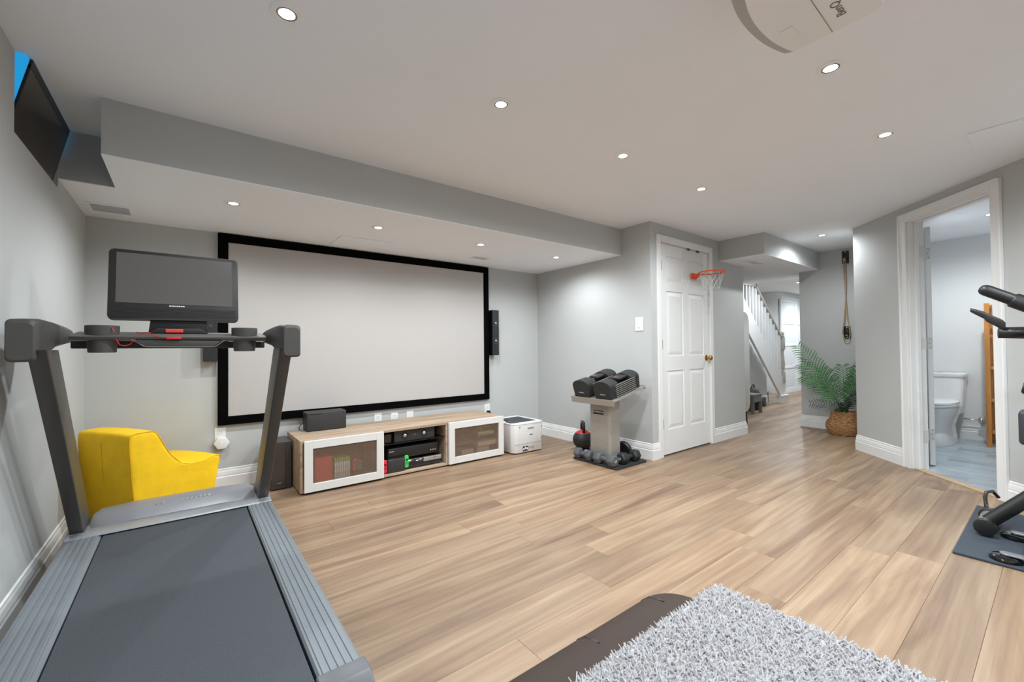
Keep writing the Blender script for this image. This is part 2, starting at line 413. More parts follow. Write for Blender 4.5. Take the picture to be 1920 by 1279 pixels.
    P(wn, 'window_frame', b, fr)
    b = B(); bar(b, 2.482, 3.159, .008, H-.034, -.004, .0045)
    P(wn, 'window_pane', b, M('dark_pane', (58, 50, 44), .25, var=.08, vscale=4), label='dark blackout pane of the open hopper sash')
    b = B(); box(b, XL-.05, XL-.0355, 2.457, 3.165, 1.885, 1.903); P(wn, 'window_sill', b, trimm)
    return w
W45 = build_shell()

# ================================================================== CEILING FIXTURES
lens_m = M('lamp_lens', (255, 250, 242), .3, emit=14)
trim_ring = M('lamp_trim', (240, 240, 240), .35)
inner_ring = M('lamp_baffle', (150, 148, 144), .25, metal=.6)
def make_pot():
    t = thing('pot_light', 'x', 'light')
    b = B(); lathe(b, [(.031, -.002), (.034, -.005), (.05, -.004), (.053, -.001), (.053, 0), (.031, 0)], n=32, cap=False); P(t, 'trim_ring', b, trim_ring, 40)
    b = B(); lathe(b, [(.026, -.004), (.032, -.0045), (.0325, -.001), (.026, -.001)], n=28, cap=False); P(t, 'gimbal', b, inner_ring, 40)
    b = B(); lathe(b, [(.0265, -.001), (.0265, -.003), (.018, -.0045)], n=24); P(t, 'lens', b, lens_m, 40)
    return t
pot0 = make_pot()
def pot(x, y, z, label, group=None, watts=None, first=[True]):
    if first[0]: o = pot0; o.location = (x, y, z); o['label'] = label; first[0] = False; (group and setprops(o, group=group))
    else: o = dup(pot0, (x, y, z), None, label, group)
    if group is None and 'group' in o: del o['group']
    ld = bpy.data.lights.new('pot_beam', 'SPOT'); ld.energy = watts or POT_W*4; ld.spot_size = math.radians(169); ld.spot_blend = .65; ld.shadow_soft_size = .03
    ld.color = (.895, .965, 1.0)
    lo = bpy.data.objects.new('pot_beam', ld); COL.objects.link(lo); lo.parent = o; lo.location = (0, 0, -.012)
    return o
g = 'pot lights in the main ceiling'
for x, q in ((.278, 'above the treadmill'), (1.197, 'second in its row from the treadmill'), (2.118, 'third in its row from the treadmill'), (3.039, 'closest to the closet door')):
    pot(x, 1.624, ZC, 'main ceiling pot light ' + q, g)
pot(2.154, .58, ZC, 'round pot light in the ceiling close beside the white projector')
pot(3.085, .587, ZC, 'round pot light in the ceiling between projector and bathroom doorway', watts=POT_W*2.8)
pot(5.377, 1.555, ZC, 'round pot light in the ceiling above the potted palm', watts=POT_W*1.3)
pot(.3, -.25, ZC, 'round pot light in the ceiling over the brown leather ottoman')
pot(1.2, -.45, ZC, 'round pot light in the ceiling behind the white projector', watts=POT_W*2.5)
pot(2.154, -.45, ZC, 'round pot light in the ceiling between projector and exercise bike', watts=POT_W*1.6)
pot(3.085, -.45, ZC, 'round pot light in the ceiling above the exercise bike', watts=POT_W*1.6)
for x, q in ((.234, 'nearest the slatted air vent over the yellow chair'), (1.136, 'beside the flush access panel'), (2.044, 'beside the small air vent'), (2.947, 'nearest the dumbbell wall')):
    pot(x, 3.09, ZS, 'pot light in the lowered soffit ' + q, 'pot lights in the soffit', watts=POT_W*(.5 if x > 2.9 else 1.0))
pot(5.78, .391, ZC, 'round pot light in the bathroom ceiling', watts=POT_W*5.2)
pot(9.1, 3.02, ZC, 'round pot light in the hall ceiling by the white closet', watts=POT_W*8)
pot(7.2, 2.6, ZC, 'round pot light in the hall ceiling beside the stairs', watts=POT_W*5)
pot(10.9, 3.0, ZC, 'round pot light at the far end of the hall ceiling', watts=POT_W*10)

def vent(label, x0, x1, y0, y1, z, n=6):
    t = thing('ceiling_vent', label, 'vent', ((x0+x1)/2, (y0+y1)/2, z))
    b = B(); f = .012
    for a in ((x0, x1, y0, y0+f), (x0, x1, y1-f, y1), (x0, x0+f, y0+f, y1-f), (x1-f, x1, y0+f, y1-f)): box(b, *a, z-.005, z, .0015, 1)
    P(t, 'frame', b, ceilm)
    for i in range(n):
        yy = y0+f+(y1-y0-2*f)*(i+.5)/n
        b = B(); boxm(b, Matrix.Translation(((x0+x1)/2, yy, z-.002)) @ Matrix.Rotation(.18, 4, 'X'), x1-x0-2*f, (y1-y0-2*f)/n*.92, .0015); P(t, 'slat', b, ceilm)
vent('white slatted air vent in the soffit above the yellow chair', -.476, -.273, 3.56, 3.78, ZS)
vent('small white air vent in the soffit near the right screen corner', 2.25, 2.44, 3.5, 3.62, ZS)
vent('white air vent under the bulkhead over the passage', 4.95, 5.3, 2.08, 2.2, ZB, 4)
def panel(label, x0, x1, y0, y1, z):
    b = B(); box(b, x0, x1, y0, y1, z-.006, z, .002, 1); solo('access_panel', b, ceilm, label, 'panel', loc=((x0+x1)/2, (y0+y1)/2, z))
panel('flush white access panel in the soffit above the projection screen', .979, 1.393, 3.47, 3.84, ZS)
panel('flush white access panel in the main ceiling beside the bathroom wall', 3.45, 3.88, -.1, .314, ZC)

# projector
def projector():
    t = thing('projector', 'white ceiling projector with curved front hanging upside down', 'projector', (1.46, .44, ZC))
    pw = M('projector_white', (236, 236, 234), .42)
    def outline(x0, x1, yb, yf, arc, r):
        o = []; n = 14
        for i in range(n+1):
            s = i/n; x = x1+(x0-x1)*s; o.append((x, yf-arc*abs(2*s-1)**2.2))
        for k in range(5):
            a = PI + PI/2*k/4*1; o.append((x0+r-r*math.cos(k/4*PI/2), yb+r-r*math.sin(k/4*PI/2)))
        for k in range(5): o.append((x1-r+r*math.sin(k/4*PI/2), yb+r-r*math.cos(k/4*PI/2)))
        return o
    b = B()
    lo = outline(1.28, 1.638, .305, .57, .026, .035); mid = outline(1.27, 1.665, .29, .607, .028, .04); top = outline(1.29, 1.645, .3, .59, .026, .04)
    loft(b, [[(x, y, z) for x, y in o] for o, z in ((lo, 2.05), (mid, 2.0755), (mid, 2.12), (top, 2.14))])
    body = P(t, 'body', b, pw, 35)
    b = B(); n_ = 15
    loft(b, [[(x, y+.0006, 2.0502) for x, y in lo[:n_]], [(x, y+.001, 2.0752) for x, y in mid[:n_]]], cap=False, closed=False); P(body, 'front_shade_band', b, M('front_shade_grey', (176, 172, 166), .5), 40, root=t, label='curved front band with its shade put into the grey colour')  # grey strip over the white body paints in the shade of its front
    b = B()
    tube(b, [(1.432, .429, 2.0495), (1.535, .431, 2.0495), (1.634, .433, 2.0495)], .0012, 4); tube(b, [(1.432, .429, 2.0495), (1.41, .32, 2.0495)], .0012, 4)
    P(body, 'cover_seam', b, M('seam_grey', (150, 149, 147), .6), root=t)
    b = B(); box(b, 1.5, 1.56, .5, .535, 2.0475, 2.05, .001, 1); P(body, 'lens_cover', b, pw, root=t)
    b = B(); cyl(b, (1.33, .56, 2.1), (1.33, .594, 2.1), .02, .018, 20, .002); P(body, 'lens', b, blackg, 40, root=t)
    text(body, 'brand_lettering', 'BenQ', .034, frame((1.535, .391, 2.0492), (-1, 0, 0), (0, 1, 0), (0, 0, -1)), M('logo_grey', (120, 120, 120), .5), root=t)
    b = B(); cyl(b, (1.46, .44, 2.14), (1.46, .44, 2.21), .02); lathe(b, [(.055, 2.205), (.06, 2.21), (.06, ZC)], (1.46, .44, 0)); P(t, 'ceiling_mount', b, pw, 40)
projector()

# ================================================================== SCREEN AND SPEAKERS
def screen():
    t = thing('projection_screen', 'large fixed white projection screen with black velvet frame', 'screen', (1.44, YW, .482))
    x0, x1, z0, z1, f = .198, 2.686, .482, 1.949, .066
    b = B(); box(b, x0+f-.004, x1-f+.004, 3.914, 3.936, z0+f-.004, z1-f+.004); P(t, 'screen_fabric', b, M('screen_white', (182, 177, 174), .8))
    def bar(x0, x1, z0, z1):
        b = B(); box(b, x0, x1, 3.906, 3.938, z0, z1, .004); P(t, 'frame_bar', b, velvet)
    bar(x0, x1, z1-f, z1); bar(x0, x1, z0, z0+f); bar(x0, x0+f, z0+f, z1-f); bar(x1-f, x1, z0+f, z1-f)
screen()
def wall_speaker(label, x0, x1, z0, z1):
    t = thing('wall_speaker', label, 'speaker', ((x0+x1)/2, YW, z0)); y0, y1 = 3.845, 3.938; xc = (x0+x1)/2
    b = B(); box(b, x0, x1, y0+.008, y1, z0, z1, .003); P(t, 'cabinet', b, blackg)
    b = B(); box(b, x0+.001, x1-.001, y0, y0+.0078, z0+.001, z1-.001, .002); ba = P(t, 'baffle', b, black)
    for z in (z0+(z1-z0)*.32, z0+(z1-z0)*.71):
        b = B(); lathe(b, [(.034, 0), (.036, .003), (.03, .004), (.012, -.002)], (xc, y0+.001, z), (0, -1, 0), 24); d = P(t, 'driver', b, M('cone', (44, 44, 44), .5), 40)
        b = B(); lathe(b, [(.0125, 0), (.011, .005), (.006, .008), (.001, .009)], (xc, y0+.001, z), (0, -1, 0), 16); P(d, 'dust_cap', b, chrome, 40, root=t)
    b = B(); lathe(b, [(.012, 0), (.014, .002), (.009, .003), (.002, .004)], (xc, y0, (z0+z1)/2+.008), (0, -1, 0), 16); P(t, 'tweeter', b, M('cone', (44, 44, 44)), 40)
wall_speaker('slim black wall speaker beside the right edge of the projection screen', 2.692, 2.778, .97, 1.472)
wall_speaker('slim black wall speaker beside the left screen edge, behind the treadmill console', .106, .192, .97, 1.472)

# ================================================================== MEDIA CABINET
alu = M('door_white', (222, 220, 217), .4)
def cabinet():
    t = thing('media_cabinet', 'long low oak media cabinet with two white framed glass doors', 'cabinet', (1.56, 3.6, 0))
    X = [.66, 1.26, 1.86, 2.46]; yf, yb, z0, z1, th = 3.372, 3.87, .012, .39, .018
    b = B(); box(b, X[0], X[3], yf, yb, z1-th, z1, .001, 1); P(t, 'top_panel', b, oakc)
    for i in range(3):
        b = B(); box(b, X[i]+.001, X[i+1]-.001, yf, yb, z0, z0+th, .001, 1); P(t, 'bottom_panel', b, oakc)
        b = B(); box(b, X[i]+th, X[i+1]-th, yb-.01, yb-.001, z0+th, z1-th); P(t, 'back_panel', b, oakc)
    for i, x in enumerate((X[0], X[1]-th, X[1], X[2]-th, X[2], X[3]-th)):
        b = B(); box(b, x+.0005, x+th-.0005, yf, yb, z0+th, z1-th, .001, 1); P(t, 'side_panel', b, oakc)
    b = B(); box(b, X[0]+.04, X[3]-.04, yf+.03, yb-.03, 0, z0); P(t, 'plinth', b, velvet)
    b = B(); box(b, X[1]+th, X[2]-th, yf+.02, yb-.015, .262, .268); P(t, 'shelf', b, M('shelf_glass', (18, 20, 20), .15), label='dark glass shelf')
    for x in (X[1]+th+.008, X[2]-th-.008):
        b = B(); cyl(b, (x-.008, yf+.035, .272), (x+.008, yf+.035, .272), .005, None, 10); P(t, 'shelf_pin', b, chrome, 40)
    b = B(); box(b, X[2]+th, X[3]-th, yf+.02, yb-.015, .165, .171); P(t, 'shelf', b, M('shelf_clear', (150, 160, 158), .1, alpha=.35), label='clear glass shelf')
    glass = M('smoked_glass', (150, 126, 108), .1, alpha=.3)
    for x0, x1 in ((.682, 1.268), (1.862, 2.463)):
        b = B(); f = .058; y0, y1, a, e = 3.345, 3.367, .018, .388
        for q in ((x0, x0+f, a, e), (x1-f, x1, a, e), (x0+f, x1-f, e-f, e), (x0+f, x1-f, a, a+f)): box(b, q[0], q[1], y0, y1, q[2], q[3], .0015, 1)
        d = P(t, 'door', b, alu, label='white framed door')
        b = B(); box(b, x0+f, x1-f, 3.355, 3.358, a+f, e-f); P(d, 'pane', b, glass, root=t)
cabinet()
zb = .0302
redc = M('case_red', (216, 60, 52), .4)
for i in range(17):
    b = B(); box(b, .765+random.uniform(-.003, .003), .886, 3.40, 3.51, zb+i*.0128, zb+i*.0128+.0118, .0012, 1)
    solo('game_case', b, redc, 'flat red game case, ' + (ORD[i] + ' from the bottom' if i < 16 else 'topmost') + ' of its stack behind glass', 'game case', 'stack of red game cases', loc=(.82, 3.45, zb+i*.0128))
for i in range(7):
    x = .905+i*.0165; t = thing('game_case', 'upright white and green game case, ' + ORD[i] + ' from the red stack', 'game case', (x, 3.47, zb), 0, 'row of upright white and green game cases')
    b = B(); box(b, x, x+.0135, 3.40, 3.53, zb, zb+.162, .001, 1); P(t, 'sleeve', b, M('case_white', (214, 216, 204), .45, var=.5, vscale=60, stretch=(1, 1, .6)))
    b = B(); box(b, x-.0003, x+.0138, 3.3995, 3.5305, zb+.162, zb+.19, .001, 1); P(t, 'green_band', b, M('case_green', (140, 176, 84), .45))
def joycon(label, x, y, z, col, ln=.1, group=None):
    t = thing('game_controller', label, 'controller', (x, y, z)); w = .034
    b = B(); pol = rr(x-w/2, x+w/2, z, z+ln, .013, 4); prism(b, pol, lambda u, v: (u, y-.007, v), lambda u, v: (u, y+.007, v), .002, 1); P(t, 'shell', b, col, 40)
    b = B(); lathe(b, [(.0075, 0), (.0085, .005), (.005, .007)], (x, y-.0068, z+ln*.66), (0, -1, 0), 16); P(t, 'thumb_stick', b, black, 40)
    for dx, dz in ((0, .008), (0, -.008), (.008, 0), (-.008, 0)):
        b = B(); lathe(b, [(.0032, 0), (.003, .002)], (x+dx, y-.0068, z+ln*.36+dz), (0, -1, 0), 10); P(t, 'button', b, black)
    return t
joycon('small red game controller standing behind the left cabinet door', 1.075, 3.47, zb+.06, redc, .09)
b = B(); box(b, 1.06, 1.13, 3.45, 3.5, zb, zb+.059, .003); solo('controller_dock', b, black, 'small black dock under the red and blue controllers', 'dock', loc=(1.09, 3.47, zb))
joycon('small blue game controller standing behind the left cabinet door', 1.114, 3.47, zb+.06, M('controller_blue', (70, 128, 160), .4), .075)
# middle bay
def middle_bay():
    # handheld console docked, two controllers at its sides
    t = thing('game_console_dock', 'black dock of handheld game console in the open middle bay', 'console', (1.39, 3.41, zb))
    b = B(); box(b, 1.315, 1.465, 3.388, 3.424, zb, zb+.108, .006, 3); d = P(t, 'dock', b, M('dock_black', (48, 48, 48), .55), 40)
    b = B(); box(b, 1.318, 1.462, 3.398, 3.412, zb+.108, zb+.116, .002); P(t, 'tablet', b, blackg)
    joycon('bright red controller on the left side of the docked console', 1.297, 3.404, zb+.008, M('neon_red', (232, 44, 70), .35), .104)
    joycon('bright green controller on the right side of the docked console', 1.484, 3.404, zb+.02, M('neon_green', (66, 208, 92), .35), .104)
    # large older console
    t = thing('game_console', 'large glossy black game console with silver flap in the middle bay', 'console', (1.63, 3.6, zb))
    b = B(); pol = [(3.44, .0), (3.41, .012), (3.405, .05), (3.415, .075), (3.45, .088), (3.6, .096), (3.72, .094), (3.73, .0)]
    prism(b, pol, lambda y, z: (1.44, y, zb+z), lambda y, z: (1.815, y, zb+z), .003); P(t, 'body', b, blackg, 40)
    b = B(); box(b, 1.64, 1.812, 3.402, 3.41, zb+.045, zb+.078, .003); P(t, 'front_flap', b, M('satin_silver', (190, 190, 192), .3, .8))
    b = B(); cyl(b, (1.745, 3.4, zb+.068), (1.745, 3.404, zb+.068), .004); P(t, 'power_button', b, black)
    b = B(); box(b, 1.44, 1.815, 3.403, 3.4085, zb+.08, zb+.0835); P(t, 'chrome_line', b, chrome)
    # receiver on top of it
    t = thing('media_receiver', 'flat black receiver box stacked under the glass shelf', 'receiver', (1.57, 3.6, .128))
    b = B(); box(b, 1.335, 1.79, 3.43, 3.73, .1285, .22, .004); P(t, 'case', b, M('receiver_black', (34, 32, 31), .4), 40)
    b = B(); box(b, 1.345, 1.385, 3.4275, 3.43, .192, .196); P(t, 'brand_mark', b, whitepl)
    for i in range(3):
        b = B(); cyl(b, (1.72+.022*i, 3.431, .16), (1.72+.022*i, 3.426, .16), .006); P(t, 'knob', b, chrome, 40)
    # centre speaker on the glass shelf
    t = thing('center_speaker', 'black centre speaker with two silver drivers on the glass shelf', 'speaker', (1.57, 3.6, .268))
    b = B(); box(b, 1.385, 1.755, 3.42, 3.56, .2685, .366, .003); P(t, 'cabinet', b, M('speaker_black', (50, 47, 46), .5))
    for x in (1.478, 1.655):
        b = B(); lathe(b, [(.032, 0), (.033, .003), (.026, .004), (.014, -.001)], (x, 3.421, .317), (0, -1, 0), 24); d = P(t, 'driver', b, black, 40)
        b = B(); lathe(b, [(.0155, 0), (.015, .005), (.009, .009), (.001, .0105)], (x, 3.421, .317), (0, -1, 0), 20); P(d, 'dust_cap', b, M('satin_silver', (190, 190, 192)), 40, root=t)
    b = B(); lathe(b, [(.012, 0), (.0125, .003), (.004, .004)], (1.567, 3.421, .317), (0, -1, 0), 16); P(t, 'tweeter', b, M('copper_dark', (92, 72, 60), .4), 40)
    b = B(); box(b, 1.283, 1.365, 3.43, 3.56, .2685, .345, .004); solo('set_top_box', b, blackg, 'small black box beside the centre speaker on the glass shelf', 'box', loc=(1.32, 3.5, .2685))
middle_bay()
# right bay
def right_bay():
    t = thing('toy_truck', 'yellow green toy truck on the shelf behind the right cabinet door', 'toy', (2.3, 3.5, .171))
    yg = M('toy_green', (176, 178, 92), .4, var=.2, vscale=30)
    b = B(); box(b, 2.22, 2.4, 3.42, 3.54, .215, .25, .008, 2); P(t, 'chassis', b, yg, 40)
    b = B(); box(b, 2.25, 2.37, 3.43, 3.53, .25, .3, .012, 3); c = P(t, 'cab', b, yg, 40)
    b = B(); box(b, 2.262, 2.358, 3.427, 3.431, .26, .29, .004); P(c, 'windscreen', b, black, root=t)
    b = B(); box(b, 2.23, 2.39, 3.412, 3.42, .215, .235, .003); P(t, 'bumper', b, M('satin_silver', (190, 190, 192)))
    for x in (2.225, 2.395):
        for y in (3.45, 3.515):
            b = B(); cyl(b, (x-.018, y, .201), (x+.018, y, .201), .03, None, 18, .004); P(t, 'wheel', b, black, 40)
    b = B(); box(b, 2.2, 2.42, 3.4, 3.56, .1205, .164, .003); bx = solo('cardboard_box', b, M('carton', (196, 178, 150), .7, var=.08), 'small tan box under the toy truck shelf', 'box', loc=(2.3, 3.5, .1205))
    for i in range(5):
        b = B(); box(b, 2.03, 2.16+.004*(i % 2), 3.42, 3.54, zb+i*.0145, zb+i*.0145+.0135, .001, 1)
        solo('disc_case', b, M('case_grey', (176, 160, 150), .4, var=.1), 'flat pale disc case, ' + ORD[i] + ' from the bottom, under the wire rack', 'disc case', 'left stack of disc cases', loc=(2.1, 3.48, zb+i*.0145))
    for i in range(6):
        b = B(); box(b, 2.2, 2.34+.003*(i % 2), 3.42, 3.54, zb+i*.0145, zb+i*.0145+.0135, .001, 1)
        solo('disc_case', b, M('case_grey', (176, 160, 150)), 'flat pale disc case, ' + ORD[i] + ' from the bottom, below the tan box', 'disc case', 'right stack of disc cases', loc=(2.27, 3.48, zb+i*.0145))
    t = thing('wire_rack', 'thin wire rack on the clear shelf of the right bay', 'rack', (2.03, 3.55, .1725)); wm = M('wire_grey', (170, 166, 158), .4, .6)
    for pts in [[(1.9, 3.5, z), (2.17, 3.5, z)] for z in (.21, .255, .3)] + [[(x, 3.5, .1735), (x, 3.5, .3)] for x in (1.99, 2.08)] + [[(x, 3.5, .3), (x, 3.5, .1735), (x, 3.62, .1735), (x, 3.62, .3), (x, 3.5, .3)] for x in (1.9, 2.17)]:
        b = B(); tube(b, pts, .0016, 5); P(t, 'wire', b, wm)
right_bay()
# console on top of the cabinet
def big_console():
    t = thing('tower_console', 'black box shaped game console lying on the cabinet top', 'console', (.93, 3.78, .39))
    m = M('console_matt', (46, 45, 44), .6, var=.05, vscale=40)
    b = B(); box(b, .775, 1.08, 3.705, 3.855, .393, .541, .006, 3); P(t, 'body', b, m, 40)
    b = B(); box(b, .79, .88, 3.7035, 3.7055, .528, .5315); P(t, 'disc_slot', b, velvet)
    b = B(); lathe(b, [(.066, 0), (.066, .0025), (.058, .0032), (.02, .001)], (.7752, 3.78, .467), (-1, 0, 0), 32); P(t, 'vent_disc', b, black, 40)
    for x in (.81, 1.04):
        b = B(); cyl(b, (x, 3.78, .39), (x, 3.78, .394), .015); P(t, 'foot', b, velvet)
    b = B(); tube(b, [(.772, 3.8, .45), (.755, 3.82, .44), (.745, 3.85, .41), (.748, 3.86, .396), (.76, 3.88, .392)], .003, 6); P(t, 'power_cord', b, velvet, 1)
big_console()
def subwoofer():
    t = thing('floor_speaker', 'tall glossy black floor speaker left of the media cabinet', 'speaker', (.58, 3.75, 0))
    b = B(); box(b, .505, .648, 3.62, 3.86, .006, .358, .004); P(t, 'cabinet', b, M('speaker_satin', (62, 62, 62), .35))
    b = B(); box(b, .507, .606, 3.613, 3.6195, .008, .356, .003); P(t, 'front_panel', b, M('mirror_brown', (52, 46, 42), .1, coat=.6))
    b = B(); box(b, .548, .578, 3.612, 3.6135, .05, .0535); P(t, 'brand_mark', b, chrome)
    for x in (.53, .625):
        for y in (3.65, 3.83):
            b = B(); cyl(b, (x, y, 0), (x, y, .007), .012, None, 12); P(t, 'foot', b, black)
subwoofer()
# printer
def printer():
    t = thing('laser_printer', 'white boxy laser printer on the floor beside the cabinet', 'printer', (2.735, 3.5, 0))
    pm = M('printer_white', (218, 215, 213), .45); pd = M('printer_dark', (66, 70, 76), .5)
    def ol(i=0): return [(2.545+i, 3.34+i), (2.565+i*.6, 3.305+i), (2.6, 3.292+i), (2.9-i, 3.292+i), (2.925-i, 3.31+i), (2.928-i, 3.72-i), (2.545+i, 3.72-i)]
    b = B(); prism(b, ol(), lambda x, y: (x, y, .012), lambda x, y: (x, y, .285), .004); body = P(t, 'body', b, pm, 30)
    b = B(); prism(b, ol(-.002), lambda x, y: (x, y, .285), lambda x, y: (x, y, .302), .004); P(t, 'top_cover', b, M('printer_top', (236, 236, 236), .4), 30)
    b = B(); box(b, 2.585, 2.88, 3.34, 3.64, .296, .3035, .002); P(t, 'output_tray', b, pd)
    b = B(); prism(b, [(3.36, .3035), (3.6, .3035), (3.6, .312)], lambda y, z: (2.62, y, z), lambda y, z: (2.83, y, z)); P(t, 'paper_ramp', b, M('printer_dark2', (50, 54, 60), .5))
    b = B(); box(b, 2.555, 2.6, 3.345, 3.45, .3, .312, .003); P(t, 'control_panel', b, pd)
    b = B(); box(b, 2.56, 2.92, 3.2905, 3.2925, .0935, .0955); P(t, 'tray_gap', b, M('gap_grey', (120, 118, 116), .7))
    b = B(); box(b, 2.72, 2.8, 3.2895, 3.2925, .236, .252, .002); P(t, 'vent_grille', b, M('gap_grey2', (146, 142, 140), .6))
    b = B(); box(b, 2.744, 2.785, 3.29, 3.2922, .176, .183); P(t, 'brand_mark', b, M('mark_dark', (70, 68, 70), .5))
    b = B(); box(b, 2.655, 2.725, 3.29, 3.2922, .022, .072); st = P(t, 'sticker', b, M('sticker', (52, 48, 58), .5))
    for i, (a, e) in enumerate(((.0, .012), (.022, .03), (.044, .014))):
        b = B(); box(b, 2.66+a, 2.676+a, 3.2893, 3.29, .03+e*.4, .05+e*.5); P(st, 'print', b, whitepl, root=t)
    b = B(); box(b, 2.732, 2.8, 3.29, 3.2922, .038, .064); P(t, 'label_plate', b, M('plate_grey', (168, 168, 158), .5))
    for z in (.24, .125):
        b = B(); box(b, 2.902, 2.909, 3.2895, 3.2925, z, z+.012); P(t, 'latch_button', b, M('mark_dark', (70, 68, 70)))
    b = B(); cyl(b, (2.62, 3.29, .262), (2.62, 3.2925, .262), .006); P(t, 'power_button', b, M('mark_dark', (70, 68, 70)))
    for x in (2.58, 2.9):
        for y in (3.34, 3.69):
            b = B(); cyl(b, (x, y, 0), (x, y, .013), .012, None, 12); P(t, 'foot', b, black)
printer()

# outlets and switch
platem = M('plate_white', (230, 230, 228), .35)
slotm = M('slot_dark', (70, 70, 70), .6)
def outlet(label, x, z, plugged=None):
    t = thing('wall_outlet', label, 'outlet', (x, YW, z))
    b = B(); box(b, x-.036, x+.036, YW-.006, YW, z-.058, z+.058, .003); P(t, 'cover_plate', b, platem)
    for dz in (.024, -.024):
        b = B(); pol = rr(x-.017, x+.017, z+dz-.015, z+dz+.015, .008, 3); prism(b, pol, lambda u, v: (u, YW-.0085, v), lambda u, v: (u, YW-.004, v)); s = P(t, 'socket', b, platem)
        b = B()
        for dx in (-.006, .006): box(b, x+dx-.0012, x+dx+.0012, YW-.0092, YW-.0084, z+dz-.002, z+dz+.008)
        P(s, 'slot', b, slotm, root=t)
    if plugged:
        b = B(); box(b, x-.014, x+.018, YW-.045, YW-.0095, z-.04, z-.012, .005, 3); p = P(t, 'plug', b, plugged, 40)
        b = B(); tube(b, [(x+.015, YW-.03, z-.03), (x+.03, YW-.035, z-.04), (x+.034, YW-.03, z-.075), (x+.03, YW-.028, z-.12), (x+.02, YW-.03, z-.2)], .004, 6); P(p, 'cord', b, plugged, 1, root=t)
    return t
grayplug = M('plug_grey', (74, 74, 78), .5)
outlet('white wall outlet with grey plug above the left part of the cabinet', 1.436, .392, grayplug)
outlet('white wall outlet with small dark plug above the cabinet centre', 1.595, .385, M('plug_black', (22, 22, 22), .5))
def blank(label, x, z):
    t = thing('wall_plate', label, 'wall plate', (x, YW, z))
    b = B(); box(b, x-.036, x+.036, YW-.006, YW, z-.058, z+.058, .003); P(t, 'cover_plate', b, platem)
    b = B(); cyl(b, (x+.005, YW-.0055, z-.035), (x+.005, YW-.014, z-.035), .006); P(t, 'jack', b, chrome, 40)
blank('white cable jack plate above the cabinet, right of the two outlets', 1.755, .385)
outlet('white wall outlet with black cord behind the right cabinet end', 2.672, .37, M('plug_black', (22, 22, 22)))
outlet('white wall outlet under the left screen corner holding a plug-in adapter', .215, .405)
def adapter():
    x, z = .222, .35
    t = thing('plug_adapter', 'white hexagonal plug-in adapter in the outlet under the screen corner', 'adapter', (x, YW, z))
    pol = [(x+.052*math.cos(math.radians(a)), z+.05*math.sin(math.radians(a))) for a in (0, 60, 120, 180, 240, 300)]
    b = B(); prism(b, pol, lambda u, v: (u, YW-.05, v), lambda u, v: (u, YW-.0095, v), .006, 3); P(t, 'body', b, platem, 40)
    b = B(); cyl(b, (x-.004, YW-.0515, z+.01), (x-.004, YW-.0495, z+.01), .005); P(t, 'button', b, M('button_pale', (250, 250, 250), .3))
adapter()
def switch():
    y, z = 2.467, 1.264; t = thing('light_switch', 'white rocker light switch on the wall above the dumbbell stand', 'switch', (XR, y, z))
    b = B(); box(b, XR-.006, XR, y-.045, y+.045, z-.064, z+.064, .003); P(t, 'cover_plate', b, platem)
    b = B(); box(b, XR-.01, XR-.0055, y-.017, y+.017, z-.034, z+.034, .002); P(t, 'rocker', b, platem)
switch()
b = B(); box(b, XR-.03, XR, 3.0, 3.05, .25, .3, .006); solo('wall_jack', b, M('plate_grey2', (150, 152, 156), .5), 'small grey jack on the wall behind the dumbbell stand', 'jack', loc=(XR, 3.025, .25))

# ================================================================== CLOSET DOOR AND HOOP
def closet_door():
    t = thing('door_1', 'white six panel closet door with brass knob', None, (4.04, YD, .012), kind='structure')
    yf = YD+.006; x0, x1, z0, z1 = 3.589, 4.488, .014, 2.044
    b = B(); box(b, x0, x1, yf+.007, yf+.035, z0, z1)
    st = .105; cx = (x0+x1)/2; mz = [z0+.235, z0+.8, z0+.94, z0+1.575, z0+1.66, z1-.115]
    xs = [(x0, x0+st), (cx-.05, cx+.05), (x1-st, x1)]
    for a, e in xs: box(b, a, e, yf, yf+.008, z0, z1)
    for a, e in ((z0, mz[0]), (mz[1], mz[2]), (mz[3], mz[4]), (mz[5], z1)):
        for u, v in ((xs[0][1], xs[1][0]), (xs[1][1], xs[2][0])): box(b, u, v, yf, yf+.008, a, e)
    P(t, 'door_leaf', b, trimm)
    for a, e in ((mz[0], mz[1]), (mz[2], mz[3]), (mz[4], mz[5])):
        for u, v in ((xs[0][1], xs[1][0]), (xs[1][1], xs[2][0])):
            b = B(); r0 = [(u+.012, a+.012), (v-.012, a+.012), (v-.012, e-.012), (u+.012, e-.012)]; r1 = [(u+.045, a+.045), (v-.045, a+.045), (v-.045, e-.045), (u+.045, e-.045)]
            loft(b, [[(p, yf+.0075, q) for p, q in r0], [(p, yf+.001, q) for p, q in r1]]); P(t, 'panel', b, trimm)
    kx, kz = 4.428, .925
    b = B(); lathe(b, [(.031, 0), (.031, .005), (.024, .008), (.012, .01), (.011, .03), (.024, .036), (.028, .048), (.024, .06), (.012, .066), (.001, .067)], (kx, yf, kz), (0, -1, 0), 28); P(t, 'knob', b, brass, 50, label='brass door knob')
    for z in (1.823, 1.069, .314):
        b = B(); cyl(b, (3.592, yf-.012, z-.045), (3.592, yf-.012, z+.045), .008, None, 10); box(b, 3.59, 3.604, yf-.0075, yf, z-.045, z+.045); P(t, 'hinge', b, M('hinge_steel', (84, 84, 84), .4), 40)
closet_door()
